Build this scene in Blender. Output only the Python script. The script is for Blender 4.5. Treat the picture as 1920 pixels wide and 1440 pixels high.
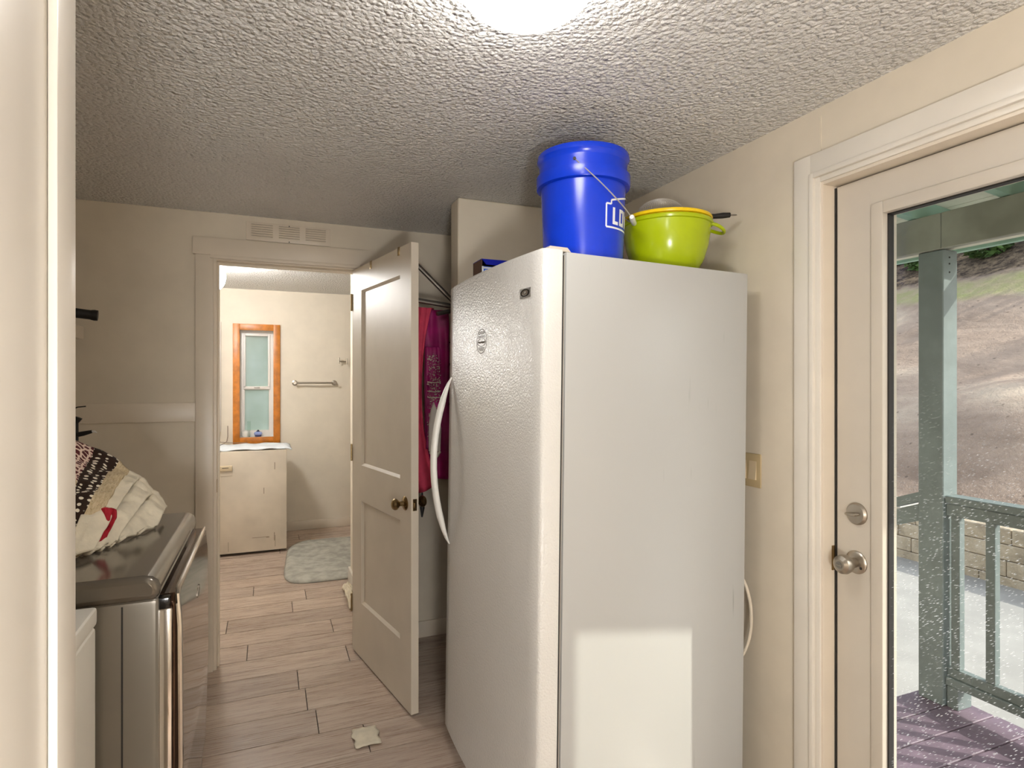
import bpy, bmesh, math, random
from mathutils import Vector, Matrix, noise
random.seed(7)
for o in list(bpy.data.objects): bpy.data.objects.remove(o)
scene = bpy.context.scene
col = scene.collection
R = math.radians

# ------------------------------------------------------------------ camera
CAM_H = 1.42
cam = bpy.data.cameras.new('camera'); cam.sensor_width = 36.0; cam.sensor_fit = 'HORIZONTAL'
cam.lens = 1120.0 / 1920.0 * 36.0
cam.clip_start = 0.02; cam.clip_end = 200
camo = bpy.data.objects.new('camera', cam); col.objects.link(camo)
camo.location = (0, 0, CAM_H); camo.rotation_euler = (R(90), 0, -math.atan(458 / 1120))
scene.camera = camo
# ------------------------------------------------------------------ sky, sun, exposure
SUN = Vector((-1.05, 1.0, -1.02))
world = bpy.data.worlds.new('sky'); scene.world = world; world.use_nodes = True
wn = world.node_tree.nodes; wl = world.node_tree.links
bg = wn['Background']
sky = wn.new('ShaderNodeTexSky'); sky.sky_type = 'NISHITA'; sky.sun_disc = False
sky.sun_elevation = R(35); sky.sun_rotation = math.atan2(-SUN.x, -SUN.y); sky.dust_density = 2.0
hs = wn.new('ShaderNodeHueSaturation'); hs.inputs['Saturation'].default_value = .4; wl.new(sky.outputs[0], hs.inputs['Color']); wl.new(hs.outputs[0], bg.inputs[0]); bg.inputs[1].default_value = 0.42
sl = bpy.data.lights.new('sun', 'SUN'); sl.energy = 4.3; sl.angle = R(0.6); sl.color = (1.0, 0.94, 0.84)
so = bpy.data.objects.new('sun', sl); col.objects.link(so); so.rotation_euler = SUN.to_track_quat('-Z', 'Y').to_euler()
scene.view_settings.view_transform = 'Standard'
try: scene.view_settings.look = 'None'
except Exception: pass
scene.view_settings.gamma = 1.0
scene.view_settings.use_curve_mapping = False
scene.view_settings.exposure = 0.0
LAMP_MAIN, LAMP_ENTRY_FILL, LAMP_FAR, LAMP_FILL = 28.0, 52.0, 96.0, 172.0

# ------------------------------------------------------------------ materials
def lin(c):
    return tuple(((v / 255) / 12.92 if v <= 10 else ((v / 255 + .055) / 1.055) ** 2.4) for v in c) + (1.0,)
class NT:
    def __init__(s, name):
        s.m = bpy.data.materials.new(name); s.m.use_nodes = True
        s.n = s.m.node_tree.nodes; s.l = s.m.node_tree.links
        s.p = s.n['Principled BSDF']; s.out = s.n['Material Output']
    def new(s, t, **k):
        n = s.n.new(t)
        for a, b in k.items(): setattr(n, a, b)
        return n
    def link(s, a, b): s.l.new(a, b)
    def coord(s, scale=(1, 1, 1), rot=(0, 0, 0), kind='pos', rnd=0):
        if kind == 'pos': src = s.new('ShaderNodeNewGeometry').outputs['Position']
        else: src = s.new('ShaderNodeTexCoord').outputs[kind]
        if rnd:
            oi = s.new('ShaderNodeObjectInfo'); mm = s.new('ShaderNodeMath', operation='MULTIPLY'); mm.inputs[1].default_value = rnd
            s.link(oi.outputs['Random'], mm.inputs[0])
            ad = s.new('ShaderNodeVectorMath', operation='ADD'); s.link(src, ad.inputs[0]); s.link(mm.outputs[0], ad.inputs[1]); src = ad.outputs[0]
        mp = s.new('ShaderNodeMapping'); s.link(src, mp.inputs['Vector'])
        mp.inputs['Scale'].default_value = scale; mp.inputs['Rotation'].default_value = rot
        return mp.outputs[0]
    def noise(s, vec, scale, detail=3, rough=.55, dist=0):
        n = s.new('ShaderNodeTexNoise'); s.link(vec, n.inputs['Vector'])
        n.inputs['Scale'].default_value = scale; n.inputs['Detail'].default_value = detail
        n.inputs['Roughness'].default_value = rough; n.inputs['Distortion'].default_value = dist
        return n.outputs['Fac']
    def voro(s, vec, scale, feature='F1', out='Distance', rnd=1.0):
        n = s.new('ShaderNodeTexVoronoi', feature=feature); s.link(vec, n.inputs['Vector']); n.inputs['Scale'].default_value = scale
        n.inputs['Randomness'].default_value = rnd
        return n.outputs[out]
    def ramp(s, fac, stops, interp='LINEAR'):
        r = s.new('ShaderNodeValToRGB'); r.color_ramp.interpolation = interp
        while len(r.color_ramp.elements) < len(stops): r.color_ramp.elements.new(.5)
        for e, (p, c) in zip(r.color_ramp.elements, stops): e.position = p; e.color = c
        s.link(fac, r.inputs[0]); return r.outputs[0]
    def mix(s, fac, a, b, mode='MIX'):
        m = s.new('ShaderNodeMix', data_type='RGBA', blend_type=mode)
        for i, v in ((0, fac), (6, a), (7, b)):
            if hasattr(v, 'type') and hasattr(v, 'is_output'): s.link(v, m.inputs[i])
            else: m.inputs[i].default_value = v
        return m.outputs[2]
    def math(s, op, a, b=0.0):
        m = s.new('ShaderNodeMath', operation=op)
        for i, v in ((0, a), (1, b)):
            if hasattr(v, 'is_output'): s.link(v, m.inputs[i])
            else: m.inputs[i].default_value = v
        return m.outputs[0]
    def bump(s, h, strength=.3, dist=.002):
        b = s.new('ShaderNodeBump'); b.inputs['Strength'].default_value = strength; b.inputs['Distance'].default_value = dist
        s.link(h, b.inputs['Height']); s.link(b.outputs[0], s.p.inputs['Normal'])
    def set(s, **k):
        for a, v in k.items():
            a = a.replace('_', ' ')
            i = s.p.inputs[a]
            if hasattr(v, 'is_output'): s.link(v, i)
            else: i.default_value = v
        return s
def plain(name, c, rough=.5, metal=0.0, var=.04, nscale=6, bump=0, bscale=200, spec=.5):
    t = NT(name); v = t.coord()
    k = lin(c); lo = tuple(x * (1 - var * 2) for x in k[:3]) + (1,); hi = tuple(min(1, x * (1 + var)) for x in k[:3]) + (1,)
    t.set(Base_Color=t.ramp(t.noise(v, nscale), [(.35, lo), (.65, hi)]), Roughness=rough, Metallic=metal)
    t.p.inputs['Specular IOR Level'].default_value = spec
    if bump: t.bump(t.noise(v, bscale, 2), bump, .001)
    return t.m
M = {}
M['wall'] = plain('wall_paint', (217, 206, 187), .55, bump=.25, bscale=90, var=.02)
M['wall_far'] = plain('far_wall_paint', (227, 217, 200), .6, bump=.2, bscale=90, var=.02)
M['trim'] = plain('trim_paint', (219, 207, 189), .33, var=.015)
M['white_trim'] = plain('white_gloss_trim', (222, 215, 203), .28, var=.015)
M['jamb'] = plain('jamb_paint', (204, 197, 186), .3, var=.015)
M['scuff'] = plain('scuff_mark', (156, 140, 120), .7)
M['door_paint'] = plain('door_paint', (212, 201, 184), .42, var=.015, bump=.08, bscale=60)
M['ext_door'] = plain('exterior_door_paint', (198, 189, 175), .35, var=.015, bump=.12, bscale=70)
def ceiling_mat():
    t = NT('textured_ceiling'); v = t.coord()
    n1 = t.noise(v, 55, 4, .6, .6); vo = t.voro(v, 75)
    h = t.math('ADD', t.math('MULTIPLY', n1, 1.2), t.math('MULTIPLY', vo, -.7))
    t.bump(h, 1.0, .018)
    t.set(Base_Color=t.ramp(t.noise(v, 1.5), [(.3, lin((232, 230, 226))), (.7, lin((239, 237, 233)))]), Roughness=.5)
    return t.m
M['ceiling'] = ceiling_mat()
def plank_mat():
    t = NT('laminate_plank'); v = t.coord((1, 1, 1), rnd=37.0)
    mp = t.new('ShaderNodeMapping'); t.link(v, mp.inputs[0]); mp.inputs['Scale'].default_value = (1.1, 11, 1)
    g = t.noise(mp.outputs[0], 2.2, 6, .62, .7)
    mp2 = t.new('ShaderNodeMapping'); t.link(v, mp2.inputs[0]); mp2.inputs['Scale'].default_value = (2.5, 60, 1)
    fine = t.noise(mp2.outputs[0], 3.0, 4, .7, .2)
    w = t.new('ShaderNodeTexWave', wave_type='RINGS', rings_direction='Z'); mp3 = t.new('ShaderNodeMapping'); t.link(v, mp3.inputs[0])
    mp3.inputs['Scale'].default_value = (.9, 7, 1); t.link(mp3.outputs[0], w.inputs['Vector'])
    w.inputs['Scale'].default_value = 3.2; w.inputs['Distortion'].default_value = 3.0; w.inputs['Detail'].default_value = 2
    base = t.ramp(g, [(.25, lin((152, 131, 114))), (.5, lin((190, 170, 153))), (.78, lin((208, 193, 178)))])
    base = t.mix(t.ramp(fine, [(.42, (0, 0, 0, 1)), (.66, (.25, .25, .25, 1))]), base, lin((128, 98, 78)))
    kn = t.ramp(t.noise(v, 1.7, 1), [(.56, (0, 0, 0, 1)), (.66, (.42, .42, .42, 1))])
    wv = t.ramp(w.outputs['Fac'], [(.0, (1, 1, 1, 1)), (.35, (0, 0, 0, 1))])
    base = t.mix(t.math('MULTIPLY', kn, wv), base, lin((112, 86, 70)))
    oi = t.new('ShaderNodeObjectInfo')
    base = t.mix(1.0, base, t.ramp(oi.outputs['Random'], [(0, (.80, .80, .82, 1)), (1, (1, 1, 1, 1))]), 'MULTIPLY')
    t.set(Base_Color=base, Roughness=t.ramp(fine, [(.3, (.34,) * 3 + (1,)), (.7, (.24,) * 3 + (1,))]))
    t.bump(fine, .12, .002)
    return t.m
M['plank'] = plank_mat()
M['joint'] = plain('floor_joint', (52, 40, 33), .8)
def fridge_mat(name, bs):
    t = NT(name); v = t.coord()
    t.set(Base_Color=t.ramp(t.noise(v, 2.5), [(.3, lin((207, 204, 198))), (.7, lin((212, 209, 204)))]), Roughness=.24)
    if bs:
        h = t.math('ADD', t.noise(v, 170, 2, .5, .8), t.math('MULTIPLY', t.voro(v, 150), -.6)); t.bump(h, bs, .0016)
    return t.m
M['fridge_door'] = fridge_mat('pebbled_white_enamel', .8)
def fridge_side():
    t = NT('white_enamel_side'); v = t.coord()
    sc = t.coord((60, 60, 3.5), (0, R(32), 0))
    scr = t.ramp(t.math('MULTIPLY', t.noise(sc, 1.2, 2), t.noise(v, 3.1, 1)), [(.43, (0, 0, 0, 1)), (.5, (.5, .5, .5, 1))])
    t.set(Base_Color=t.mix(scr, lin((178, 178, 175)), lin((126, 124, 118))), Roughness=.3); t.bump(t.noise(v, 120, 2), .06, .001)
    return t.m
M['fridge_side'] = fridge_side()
M['white_plastic'] = plain('white_plastic', (232, 230, 224), .3, var=.01)
M['gasket'] = plain('cream_gasket', (196, 186, 172), .5)
M['dark_gap'] = plain('dark_rubber', (38, 36, 34), .6)
M['steel'] = plain('brushed_steel', (150, 146, 140), .35, 1.0)
M['nickel'] = plain('satin_nickel', (176, 168, 156), .3, 1.0, var=.02)
M['brass'] = plain('antique_brass', (150, 128, 92), .25, 1.0, var=.03)
M['rod'] = plain('grey_metal_tube', (110, 104, 97), .4, .8)
M['chrome'] = plain('chrome', (210, 205, 198), .12, 1.0, var=.01)
M['dryer'] = plain('graphite_enamel', (128, 122, 112), .3, .45, var=.02, bump=.03, bscale=300)
M['dryer_top'] = plain('graphite_glossy_top', (112, 105, 95), .14, .5, var=.02)
M['dryer_door'] = plain('smoked_mirror_door', (96, 78, 66), .07, .92, var=.01)
M['black_gloss'] = plain('black_gloss', (14, 13, 13), .12)
M['black'] = plain('black_plastic', (24, 22, 21), .5)
M['washer'] = plain('washer_white', (226, 222, 212), .3, var=.01)
M['bucket'] = plain('blue_bucket_plastic', (6, 56, 202), .22, var=.03, nscale=14, bump=.03, bscale=40)
M['logo_white'] = plain('white_print', (232, 236, 240), .4, var=.01)
M['wire'] = plain('galvanised_wire', (205, 200, 190), .3, .6)
M['lime'] = plain('lime_plastic', (172, 190, 8), .2, var=.02)
M['yellow'] = plain('yellow_plastic', (242, 205, 20), .25, var=.02)
M['mesh'] = plain('strainer_mesh', (198, 194, 186), .4, .5)
M['beige_plate'] = plain('almond_switch_plate', (188, 168, 130), .45, var=.02)
M['beige_rocker'] = plain('almond_rocker', (214, 196, 164), .4, var=.02)
M['box_blue'] = plain('printed_blue_card', (12, 28, 170), .35)
M['box_mid'] = plain('bright_blue_print', (26, 96, 214), .35)
M['card'] = plain('brown_card', (96, 70, 56), .8)
M['ink'] = plain('grey_ink', (92, 86, 78), .6)
M['cord'] = plain('white_cord', (220, 210, 192), .45)
M['thin_cord'] = plain('grey_cord', (130, 110, 92), .5)
M['wood_frame'] = plain('orange_stained_wood', (196, 118, 34), .35, var=.12, nscale=18)
M['vinyl'] = plain('white_vinyl', (226, 220, 214), .35, var=.01)
M['chest'] = plain('worn_cream_enamel', (214, 202, 184), .4, var=.05, nscale=4)
M['white_cloth'] = plain('white_blue_cloth', (226, 232, 238), .85, bump=.6, bscale=60)
M['towel'] = plain('white_towel', (222, 212, 190), .95, bump=.9, bscale=180, var=.06, nscale=20)
M['red'] = plain('red_knit', (176, 24, 44), .9, bump=.9, bscale=160, var=.1, nscale=40)
M['rug'] = plain('grey_plush', (168, 166, 156), .98, var=.12, nscale=14, bump=1.0, bscale=110)
M['pink'] = plain('rose_fabric', (206, 62, 92), .75, var=.08, nscale=20)
M['magenta'] = plain('magenta_velvet', (150, 8, 92), .6, var=.15, nscale=14)
M['grey_cloth'] = plain('pale_grey_satin', (190, 180, 168), .5)
M['sequin'] = plain('silver_sequins', (232, 224, 204), .25, .35)
M['glow'] = None
def emis(name, c, s):
    t = NT(name); t.set(Base_Color=lin((240, 236, 225)), Roughness=.4)
    t.p.inputs['Emission Color'].default_value = c; t.p.inputs['Emission Strength'].default_value = s
    return t.m
def glass_mat(name, dirty):
    t = NT(name); t.n.remove(t.p); t.p = None
    tr = t.new('ShaderNodeBsdfTransparent'); tr.inputs[0].default_value = (.95, .97, .96, 1)
    gl = t.new('ShaderNodeBsdfGlossy'); gl.inputs['Roughness'].default_value = .03
    lw = t.new('ShaderNodeLayerWeight'); lw.inputs[0].default_value = .5
    fc = t.math('ADD', t.math('MULTIPLY', t.math('POWER', lw.outputs['Facing'], 5.0), .5), .012)
    m1 = t.new('ShaderNodeMixShader'); t.link(fc, m1.inputs[0]); t.link(tr.outputs[0], m1.inputs[1]); t.link(gl.outputs[0], m1.inputs[2])
    last = m1.outputs[0]
    if dirty:
        v = t.coord((1, 1, 1), (R(38), 0, 0))
        mp = t.new('ShaderNodeMapping'); t.link(v, mp.inputs[0]); mp.inputs['Scale'].default_value = (1, 75, 250)
        d = t.voro(mp.outputs[0], 1.0)
        sp = t.ramp(d, [(.15, (1, 1, 1, 1)), (.24, (0, 0, 0, 1))])
        patch = t.ramp(t.noise(t.coord(), 9, 3), [(.30, (.1, .1, .1, 1)), (.58, (1, 1, 1, 1))])
        sx = t.new('ShaderNodeSeparateXYZ'); t.link(t.coord(), sx.inputs[0])
        low = t.new('ShaderNodeMapRange'); t.link(sx.outputs[2], low.inputs[0])
        low.inputs[1].default_value = 1.5; low.inputs[2].default_value = .8; low.inputs[3].default_value = .03; low.inputs[4].default_value = .5
        fac = t.math('MULTIPLY', t.math('MULTIPLY', sp, patch), low.outputs[0])
        df = t.new('ShaderNodeBsdfTranslucent'); df.inputs[0].default_value = (.85, .9, .95, 1)
        d2 = t.new('ShaderNodeBsdfDiffuse'); d2.inputs[0].default_value = (.85, .87, .88, 1)
        dm = t.new('ShaderNodeMixShader'); t.link(df.outputs[0], dm.inputs[1]); t.link(d2.outputs[0], dm.inputs[2])
        m2 = t.new('ShaderNodeMixShader'); t.link(fac, m2.inputs[0]); t.link(last, m2.inputs[1]); t.link(dm.outputs[0], m2.inputs[2]); last = m2.outputs[0]
    t.link(last, t.out.inputs[0]); return t.m
M['glass'] = glass_mat('clear_door_glass', True)
M['clear'] = glass_mat('clear_glass', False)
def frosted():
    t = NT('frosted_glass'); t.n.remove(t.p)
    tr = t.new('ShaderNodeBsdfTranslucent'); v = t.coord()
    c = t.ramp(t.noise(v, 3, 3), [(.3, (.70, .77, .66, 1)), (.7, (.86, .92, .84, 1))]); t.link(c, tr.inputs[0])
    gl = t.new('ShaderNodeBsdfGlossy'); gl.inputs['Roughness'].default_value = .35
    m = t.new('ShaderNodeMixShader'); m.inputs[0].default_value = .06; t.link(tr.outputs[0], m.inputs[1]); t.link(gl.outputs[0], m.inputs[2])
    t.link(m.outputs[0], t.out.inputs[0]); return t.m
M['frosted'] = frosted()
M['porch'] = plain('grey_green_porch_paint', (122, 133, 132), .5, var=.06, nscale=9, bump=.3, bscale=50)
M['porch_beam'] = plain('grey_beam_paint', (148, 151, 140), .55, var=.08, nscale=7, bump=.35, bscale=40)
M['mint'] = plain('mint_rafter_paint', (150, 186, 170), .5, var=.05)
M['cream_board'] = plain('cream_porch_board', (214, 214, 198), .55, var=.05)
M['deck'] = plain('mauve_deck_board', (126, 108, 122), .55, var=.1, nscale=8, bump=.4, bscale=60)
M['concrete'] = plain('patio_concrete', (168, 165, 160), .8, var=.05, nscale=3, bump=.2, bscale=80)
M['slab'] = plain('pale_concrete_path', (200, 198, 194), .8, var=.05, nscale=3)
def block_mat():
    t = NT('split_face_block'); v = t.coord(rnd=9.0)
    c = t.ramp(t.noise(v, 5, 5, .65), [(.3, lin((160, 146, 126))), (.55, lin((196, 180, 156))), (.75, lin((212, 200, 182)))])
    t.set(Base_Color=c, Roughness=.9); t.bump(t.noise(v, 16, 5, .7), .8, .02); return t.m
M['block'] = block_mat()
def dirt_mat():
    t = NT('bare_soil_hillside'); v = t.coord()
    a = t.ramp(t.noise(t.coord((.8, .28, .8)), .9, 6, .65, .8), [(.3, lin((150, 128, 112))), (.5, lin((192, 168, 150))), (.7, lin((222, 202, 180)))])
    sp = t.ramp(t.voro(v, 5.5), [(.08, (1, 1, 1, 1)), (.14, (0, 0, 0, 1))])
    a = t.mix(t.math('MULTIPLY', sp, .6), a, lin((70, 56, 46)))
    sx = t.new('ShaderNodeSeparateXYZ'); t.link(v, sx.inputs[0])
    wob = t.math('ADD', sx.outputs[0], t.math('MULTIPLY', t.noise(v, 1.2, 4), .8))
    gr = t.ramp(t.math('DIVIDE', wob, 20.0), [(.612, (0, 0, 0, 1)), (.625, (1, 1, 1, 1)), (.645, (1, 1, 1, 1)), (.655, (0, 0, 0, 1))])
    gcol = t.ramp(t.noise(v, 4, 4), [(.35, lin((186, 172, 134))), (.65, lin((164, 170, 104)))])
    a = t.mix(t.math('MULTIPLY', gr, .8), a, gcol)
    bark = t.ramp(t.math('DIVIDE', wob, 20.0), [(.648, (0, 0, 0, 1)), (.662, (1, 1, 1, 1))])
    bcol = t.ramp(t.noise(v, 6, 5, .8), [(.42, lin((62, 46, 36))), (.6, lin((150, 128, 104)))])
    a = t.mix(bark, a, bcol)
    t.set(Base_Color=a, Roughness=.95); t.bump(t.noise(v, 3, 7, .72), 1.0, .12); return t.m
M['dirt'] = dirt_mat()
M['leaf'] = plain('green_leaf', (92, 126, 62), .6, var=.25, nscale=3)
M['leaf2'] = plain('dark_conifer_needles', (58, 88, 54), .7, var=.25, nscale=3)
M['bark'] = plain('bark', (84, 66, 52), .9)
M['siding'] = plain('exterior_siding', (190, 184, 170), .7)
def quilt_mat():
    t = NT('patchwork_quilt'); tc = t.new('ShaderNodeTexCoord'); uv = tc.outputs['UV']
    sx = t.new('ShaderNodeSeparateXYZ'); t.link(uv, sx.inputs[0]); u = sx.outputs[0]; w = sx.outputs[1]
    beige = t.ramp(t.noise(uv, 30, 3), [(.35, lin((186, 166, 130))), (.7, lin((214, 196, 164)))])
    fl = t.ramp(t.voro(uv, 38), [(.12, (1, 1, 1, 1)), (.2, (0, 0, 0, 1))])
    beige = t.mix(t.math('MULTIPLY', fl, .7), beige, lin((96, 70, 46)))
    mp = t.new('ShaderNodeMapping'); t.link(uv, mp.inputs[0]); mp.inputs['Scale'].default_value = (1, 1.6, 1)
    dots = t.ramp(t.voro(mp.outputs[0], 19, rnd=.35), [(.27, (1, 1, 1, 1)), (.33, (0, 0, 0, 1))])
    polka = t.mix(dots, lin((44, 26, 14)), lin((236, 226, 206)))
    br = t.new('ShaderNodeTexVoronoi', feature='DISTANCE_TO_EDGE'); t.link(mp.outputs[0], br.inputs['Vector']); br.inputs['Scale'].default_value = 22
    br.inputs['Randomness'].default_value = .5
    lat = t.mix(t.ramp(br.outputs['Distance'], [(.12, (1, 1, 1, 1)), (.18, (0, 0, 0, 1))]), lin((84, 30, 34)), lin((226, 200, 184)))
    def band(a, b):
        return t.math('MULTIPLY', t.math('GREATER_THAN', u, a), t.math('LESS_THAN', u, b))
    c = t.mix(t.math('MULTIPLY', band(.36, .60), t.math('LESS_THAN', w, .42)), beige, lat)
    c = t.mix(band(.60, .75), c, polka)
    t.set(Base_Color=c, Roughness=.95); t.bump(t.noise(uv, 45, 3), .5, .006); return t.m
M['quilt'] = quilt_mat()

# ------------------------------------------------------------------ mesh builder
class MB:
    def __init__(s): s.v = []; s.f = []; s.uv = None; s.smooth = set()
    def add(s, vs, fs, smooth=False):
        b = len(s.v); s.v += [Vector(p) for p in vs]
        for f in fs:
            if smooth: s.smooth.add(len(s.f))
            s.f.append([i + b for i in f])
        return s
    def box(s, x0, x1, y0, y1, z0, z1, bev=0, seg=2):
        if bev:
            bm = bmesh.new(); bmesh.ops.create_cube(bm, size=1)
            for v in bm.verts: v.co = Vector(((x0 + x1) / 2 + v.co.x * (x1 - x0), (y0 + y1) / 2 + v.co.y * (y1 - y0), (z0 + z1) / 2 + v.co.z * (z1 - z0)))
            bmesh.ops.bevel(bm, geom=bm.edges[:], offset=bev, segments=seg, affect='EDGES', profile=.6)
            bm.verts.index_update()
            vs = [v.co.copy() for v in bm.verts]; fs = [[v.index for v in f.verts] for f in bm.faces]; bm.free()
            return s.add(vs, fs, seg > 1)
        vs = [(x, y, z) for x in (x0, x1) for y in (y0, y1) for z in (z0, z1)]
        return s.add(vs, [(0, 1, 3, 2), (4, 6, 7, 5), (0, 4, 5, 1), (2, 3, 7, 6), (0, 2, 6, 4), (1, 5, 7, 3)])
    def prism(s, pts, vec, smooth=False):
        n = len(pts); vec = Vector(vec); a = [Vector(p) for p in pts]
        fs = [list(range(n))[::-1], [n + i for i in range(n)]]
        s.add(a + [p + vec for p in a], fs)
        b = len(s.v) - 2 * n
        for i in range(n):
            j = (i + 1) % n
            if smooth: s.smooth.add(len(s.f))
            s.f.append([b + i, b + j, b + n + j, b + n + i])
        return s
    def tube(s, path, r, seg=10, cap=True, flat=1.0):
        P = [Vector(p) for p in path]; n = len(P); rs = r if isinstance(r, (list, tuple)) else [r] * n
        vs = []; up = None
        for i in range(n):
            d = (P[min(i + 1, n - 1)] - P[max(i - 1, 0)]).normalized()
            if up is None: up = Vector((0, 0, 1)) if abs(d.z) < .9 else Vector((0, 1, 0))
            a = d.cross(up).normalized(); b = a.cross(d).normalized(); up = b
            for k in range(seg):
                t = 2 * math.pi * k / seg; vs.append(P[i] + a * (math.cos(t) * rs[i]) + b * (math.sin(t) * rs[i] * flat))
        fs = [(i * seg + k, i * seg + (k + 1) % seg, (i + 1) * seg + (k + 1) % seg, (i + 1) * seg + k) for i in range(n - 1) for k in range(seg)]
        s.add(vs, fs, True)
        if cap:
            b = len(s.v) - n * seg; s.f.append([b + k for k in range(seg)][::-1]); s.f.append([b + (n - 1) * seg + k for k in range(seg)])
        return s
    def lathe(s, prof, c=(0, 0, 0), axis='z', seg=32, closed=False):
        c = Vector(c); vs = []
        for r, h in prof:
            for k in range(seg):
                t = 2 * math.pi * k / seg; a, b = r * math.cos(t), r * math.sin(t)
                vs.append(c + (Vector((a, b, h)) if axis == 'z' else Vector((h, a, b)) if axis == 'x' else Vector((b, h, a))))
        n = len(prof); m = n if closed else n - 1
        fs = [(i * seg + k, i * seg + (k + 1) % seg, ((i + 1) % n) * seg + (k + 1) % seg, ((i + 1) % n) * seg + k) for i in range(m) for k in range(seg)]
        s.add(vs, fs, True)
        if not closed:
            b = len(s.v) - n * seg
            if prof[0][0] > 1e-4: s.f.append([b + k for k in range(seg)][::-1])
            if prof[-1][0] > 1e-4: s.f.append([b + (n - 1) * seg + k for k in range(seg)])
        return s
    def grid(s, fn, nu, nv, thick=0.0):
        b = len(s.v); vs = []; uvs = []
        for i in range(nu + 1):
            for j in range(nv + 1):
                vs.append(Vector(fn(i / nu, j / nv))); uvs.append((i / nu, j / nv))
        fs = [(i * (nv + 1) + j, (i + 1) * (nv + 1) + j, (i + 1) * (nv + 1) + j + 1, i * (nv + 1) + j + 1) for i in range(nu) for j in range(nv)]
        s.add(vs, fs, True); s.uv = (s.uv or []) + uvs
        s.thick = thick
        return s
    def build(s, name, mat, parent=None, local=False, solid=0.0):
        vs = s.v
        if parent is not None and not local:
            inv = WM[parent.name].inverted(); vs = [inv @ p for p in vs]
        me = bpy.data.meshes.new(name); me.from_pydata([tuple(p) for p in vs], [], s.f); me.update()
        if s.smooth:
            me.polygons.foreach_set('use_smooth', [i in s.smooth for i in range(len(me.polygons))])
            try: me.set_sharp_from_angle(angle=R(34))
            except Exception: pass
        if s.uv and len(s.uv) == len(vs):
            ul = me.uv_layers.new(name='UVMap')
            for lp in me.loops: ul.data[lp.index].uv = s.uv[lp.vertex_index]
        bm = bmesh.new(); bm.from_mesh(me); bmesh.ops.recalc_face_normals(bm, faces=bm.faces); bm.to_mesh(me); bm.free()
        me.materials.append(M[mat] if isinstance(mat, str) else mat)
        o = bpy.data.objects.new(name, me); col.objects.link(o)
        if parent is not None: o.parent = parent; WM[o.name] = WM[parent.name].copy()
        else: WM[o.name] = Matrix()
        if solid:
            md = o.modifiers.new('thickness', 'SOLIDIFY'); md.thickness = solid; md.offset = 0
        return o
WM = {}
def tag(o, label, cat, group=None, kind=None):
    o['label'] = label; o['category'] = cat
    if group: o['group'] = group
    if kind: o['kind'] = kind
    return o
def thing(name, label, cat, loc=(0, 0, 0), rot=(0, 0, 0), group=None, kind=None):
    o = bpy.data.objects.new(name, None); col.objects.link(o); o.empty_display_size = .1
    o.location = loc; o.rotation_euler = rot
    from mathutils import Euler
    WM[o.name] = Matrix.Translation(Vector(loc)) @ Euler(rot, 'XYZ').to_matrix().to_4x4()
    return tag(o, label, cat, group, kind)
def B(*a, **k): return MB().box(*a, **k)
def struct(name, mb, mat, label, cat): return tag(mb.build(name, mat), label, cat, kind='structure')

# ================================================================== STRUCTURE
CZ = 2.27; XR = 1.57; YB = 3.30; XL = -1.05; YF = 6.17; CZ2 = 2.315
# floor with its planks
fl = thing('floor', 'brown wood laminate plank floor', 'floor', (0, 0, 0), kind='structure')
B(-2.05, XR, -2.3, YF, -.12, -.009).build('subfloor', 'joint', fl)
seams = {2.946: .135, 3.35: -.1, 3.552: .35, 3.956: .145, 4.36: -.09}
y = 2.744 - .202 * 25
k = 0
while y < YF - .01:
    y1 = min(y + .202, YF)
    st = None
    for sy, sx in seams.items():
        if abs(sy - y) < .06: st = sx
    if st is None: st = random.uniform(-1.2, 0)
    xs = [st]
    while xs[0] > -2.05: xs.insert(0, xs[0] - 1.22)
    while xs[-1] < XR: xs.append(xs[-1] + 1.22)
    for a, b in zip(xs[:-1], xs[1:]):
        a = max(a, -2.05); b = min(b, XR)
        if b - a < .03 or y < -2.3: continue
        if y > 4.4 and a < -1.05: a = -1.05
        B(a + .0020, b - .0020, y + .0022, y1 - .0022, -.010, 0).build('plank', 'plank', fl)
    y += .202
# ceiling
struct('ceiling', B(-2.05, XR + .15, -2.3, 3.36, CZ, CZ + .16), 'ceiling', 'heavily textured off-white ceiling over the laundry room', 'ceiling')
struct('ceiling_far', B(-1.2, XR + .15, 3.36, YF + .2, CZ2, CZ2 + .12), 'ceiling', 'textured ceiling of the back room beyond the open door', 'ceiling')
# back wall with doorway
DX0, DX1, DZ = -.252, .452, 2.05
wb = MB(); wb.box(XL - .1, DX0, YB, YB + .115, 0, CZ); wb.box(DX1, XR, YB, YB + .115, 0, CZ); wb.box(DX0, DX1, YB, YB + .115, DZ, CZ)
struct('wall_back', wb, 'wall', 'beige back wall with the interior doorway and vent', 'wall')
# right wall with exterior doorway
EY0, EY1, EZ = .452, 1.342, 2.045
wr = MB(); wr.box(XR, XR + .15, EY1, YF, 0, 2.43); wr.box(XR, XR + .15, -2.3, EY0, 0, 2.43); wr.box(XR, XR + .15, EY0, EY1, EZ, 2.43)
wr.box(XR, XR + .15, -2.3, YF, -.5, 0)
struct('wall_right', wr, 'wall', 'cream wall that holds the glazed exterior door', 'wall')
wl_ = MB(); wl_.box(XL - .12, XL, .39, YB, 0, CZ); struct('wall_left', wl_, 'wall', 'beige side wall behind the washer and dryer', 'wall')
struct('wall_entry', B(-2.17, -2.05, -2.3, .39, 0, CZ), 'wall', 'plain beige side wall of the entry space', 'wall')
struct('wall_behind', B(-2.17, XR + .15, -2.42, -2.3, 0, CZ), 'wall', 'plain beige wall closing the entry space', 'wall')
struct('wall_near', B(-2.05, -.145, .391, .50, 0, CZ), 'wall', 'partition wall beside the washer ending in a white jamb', 'wall')
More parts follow.
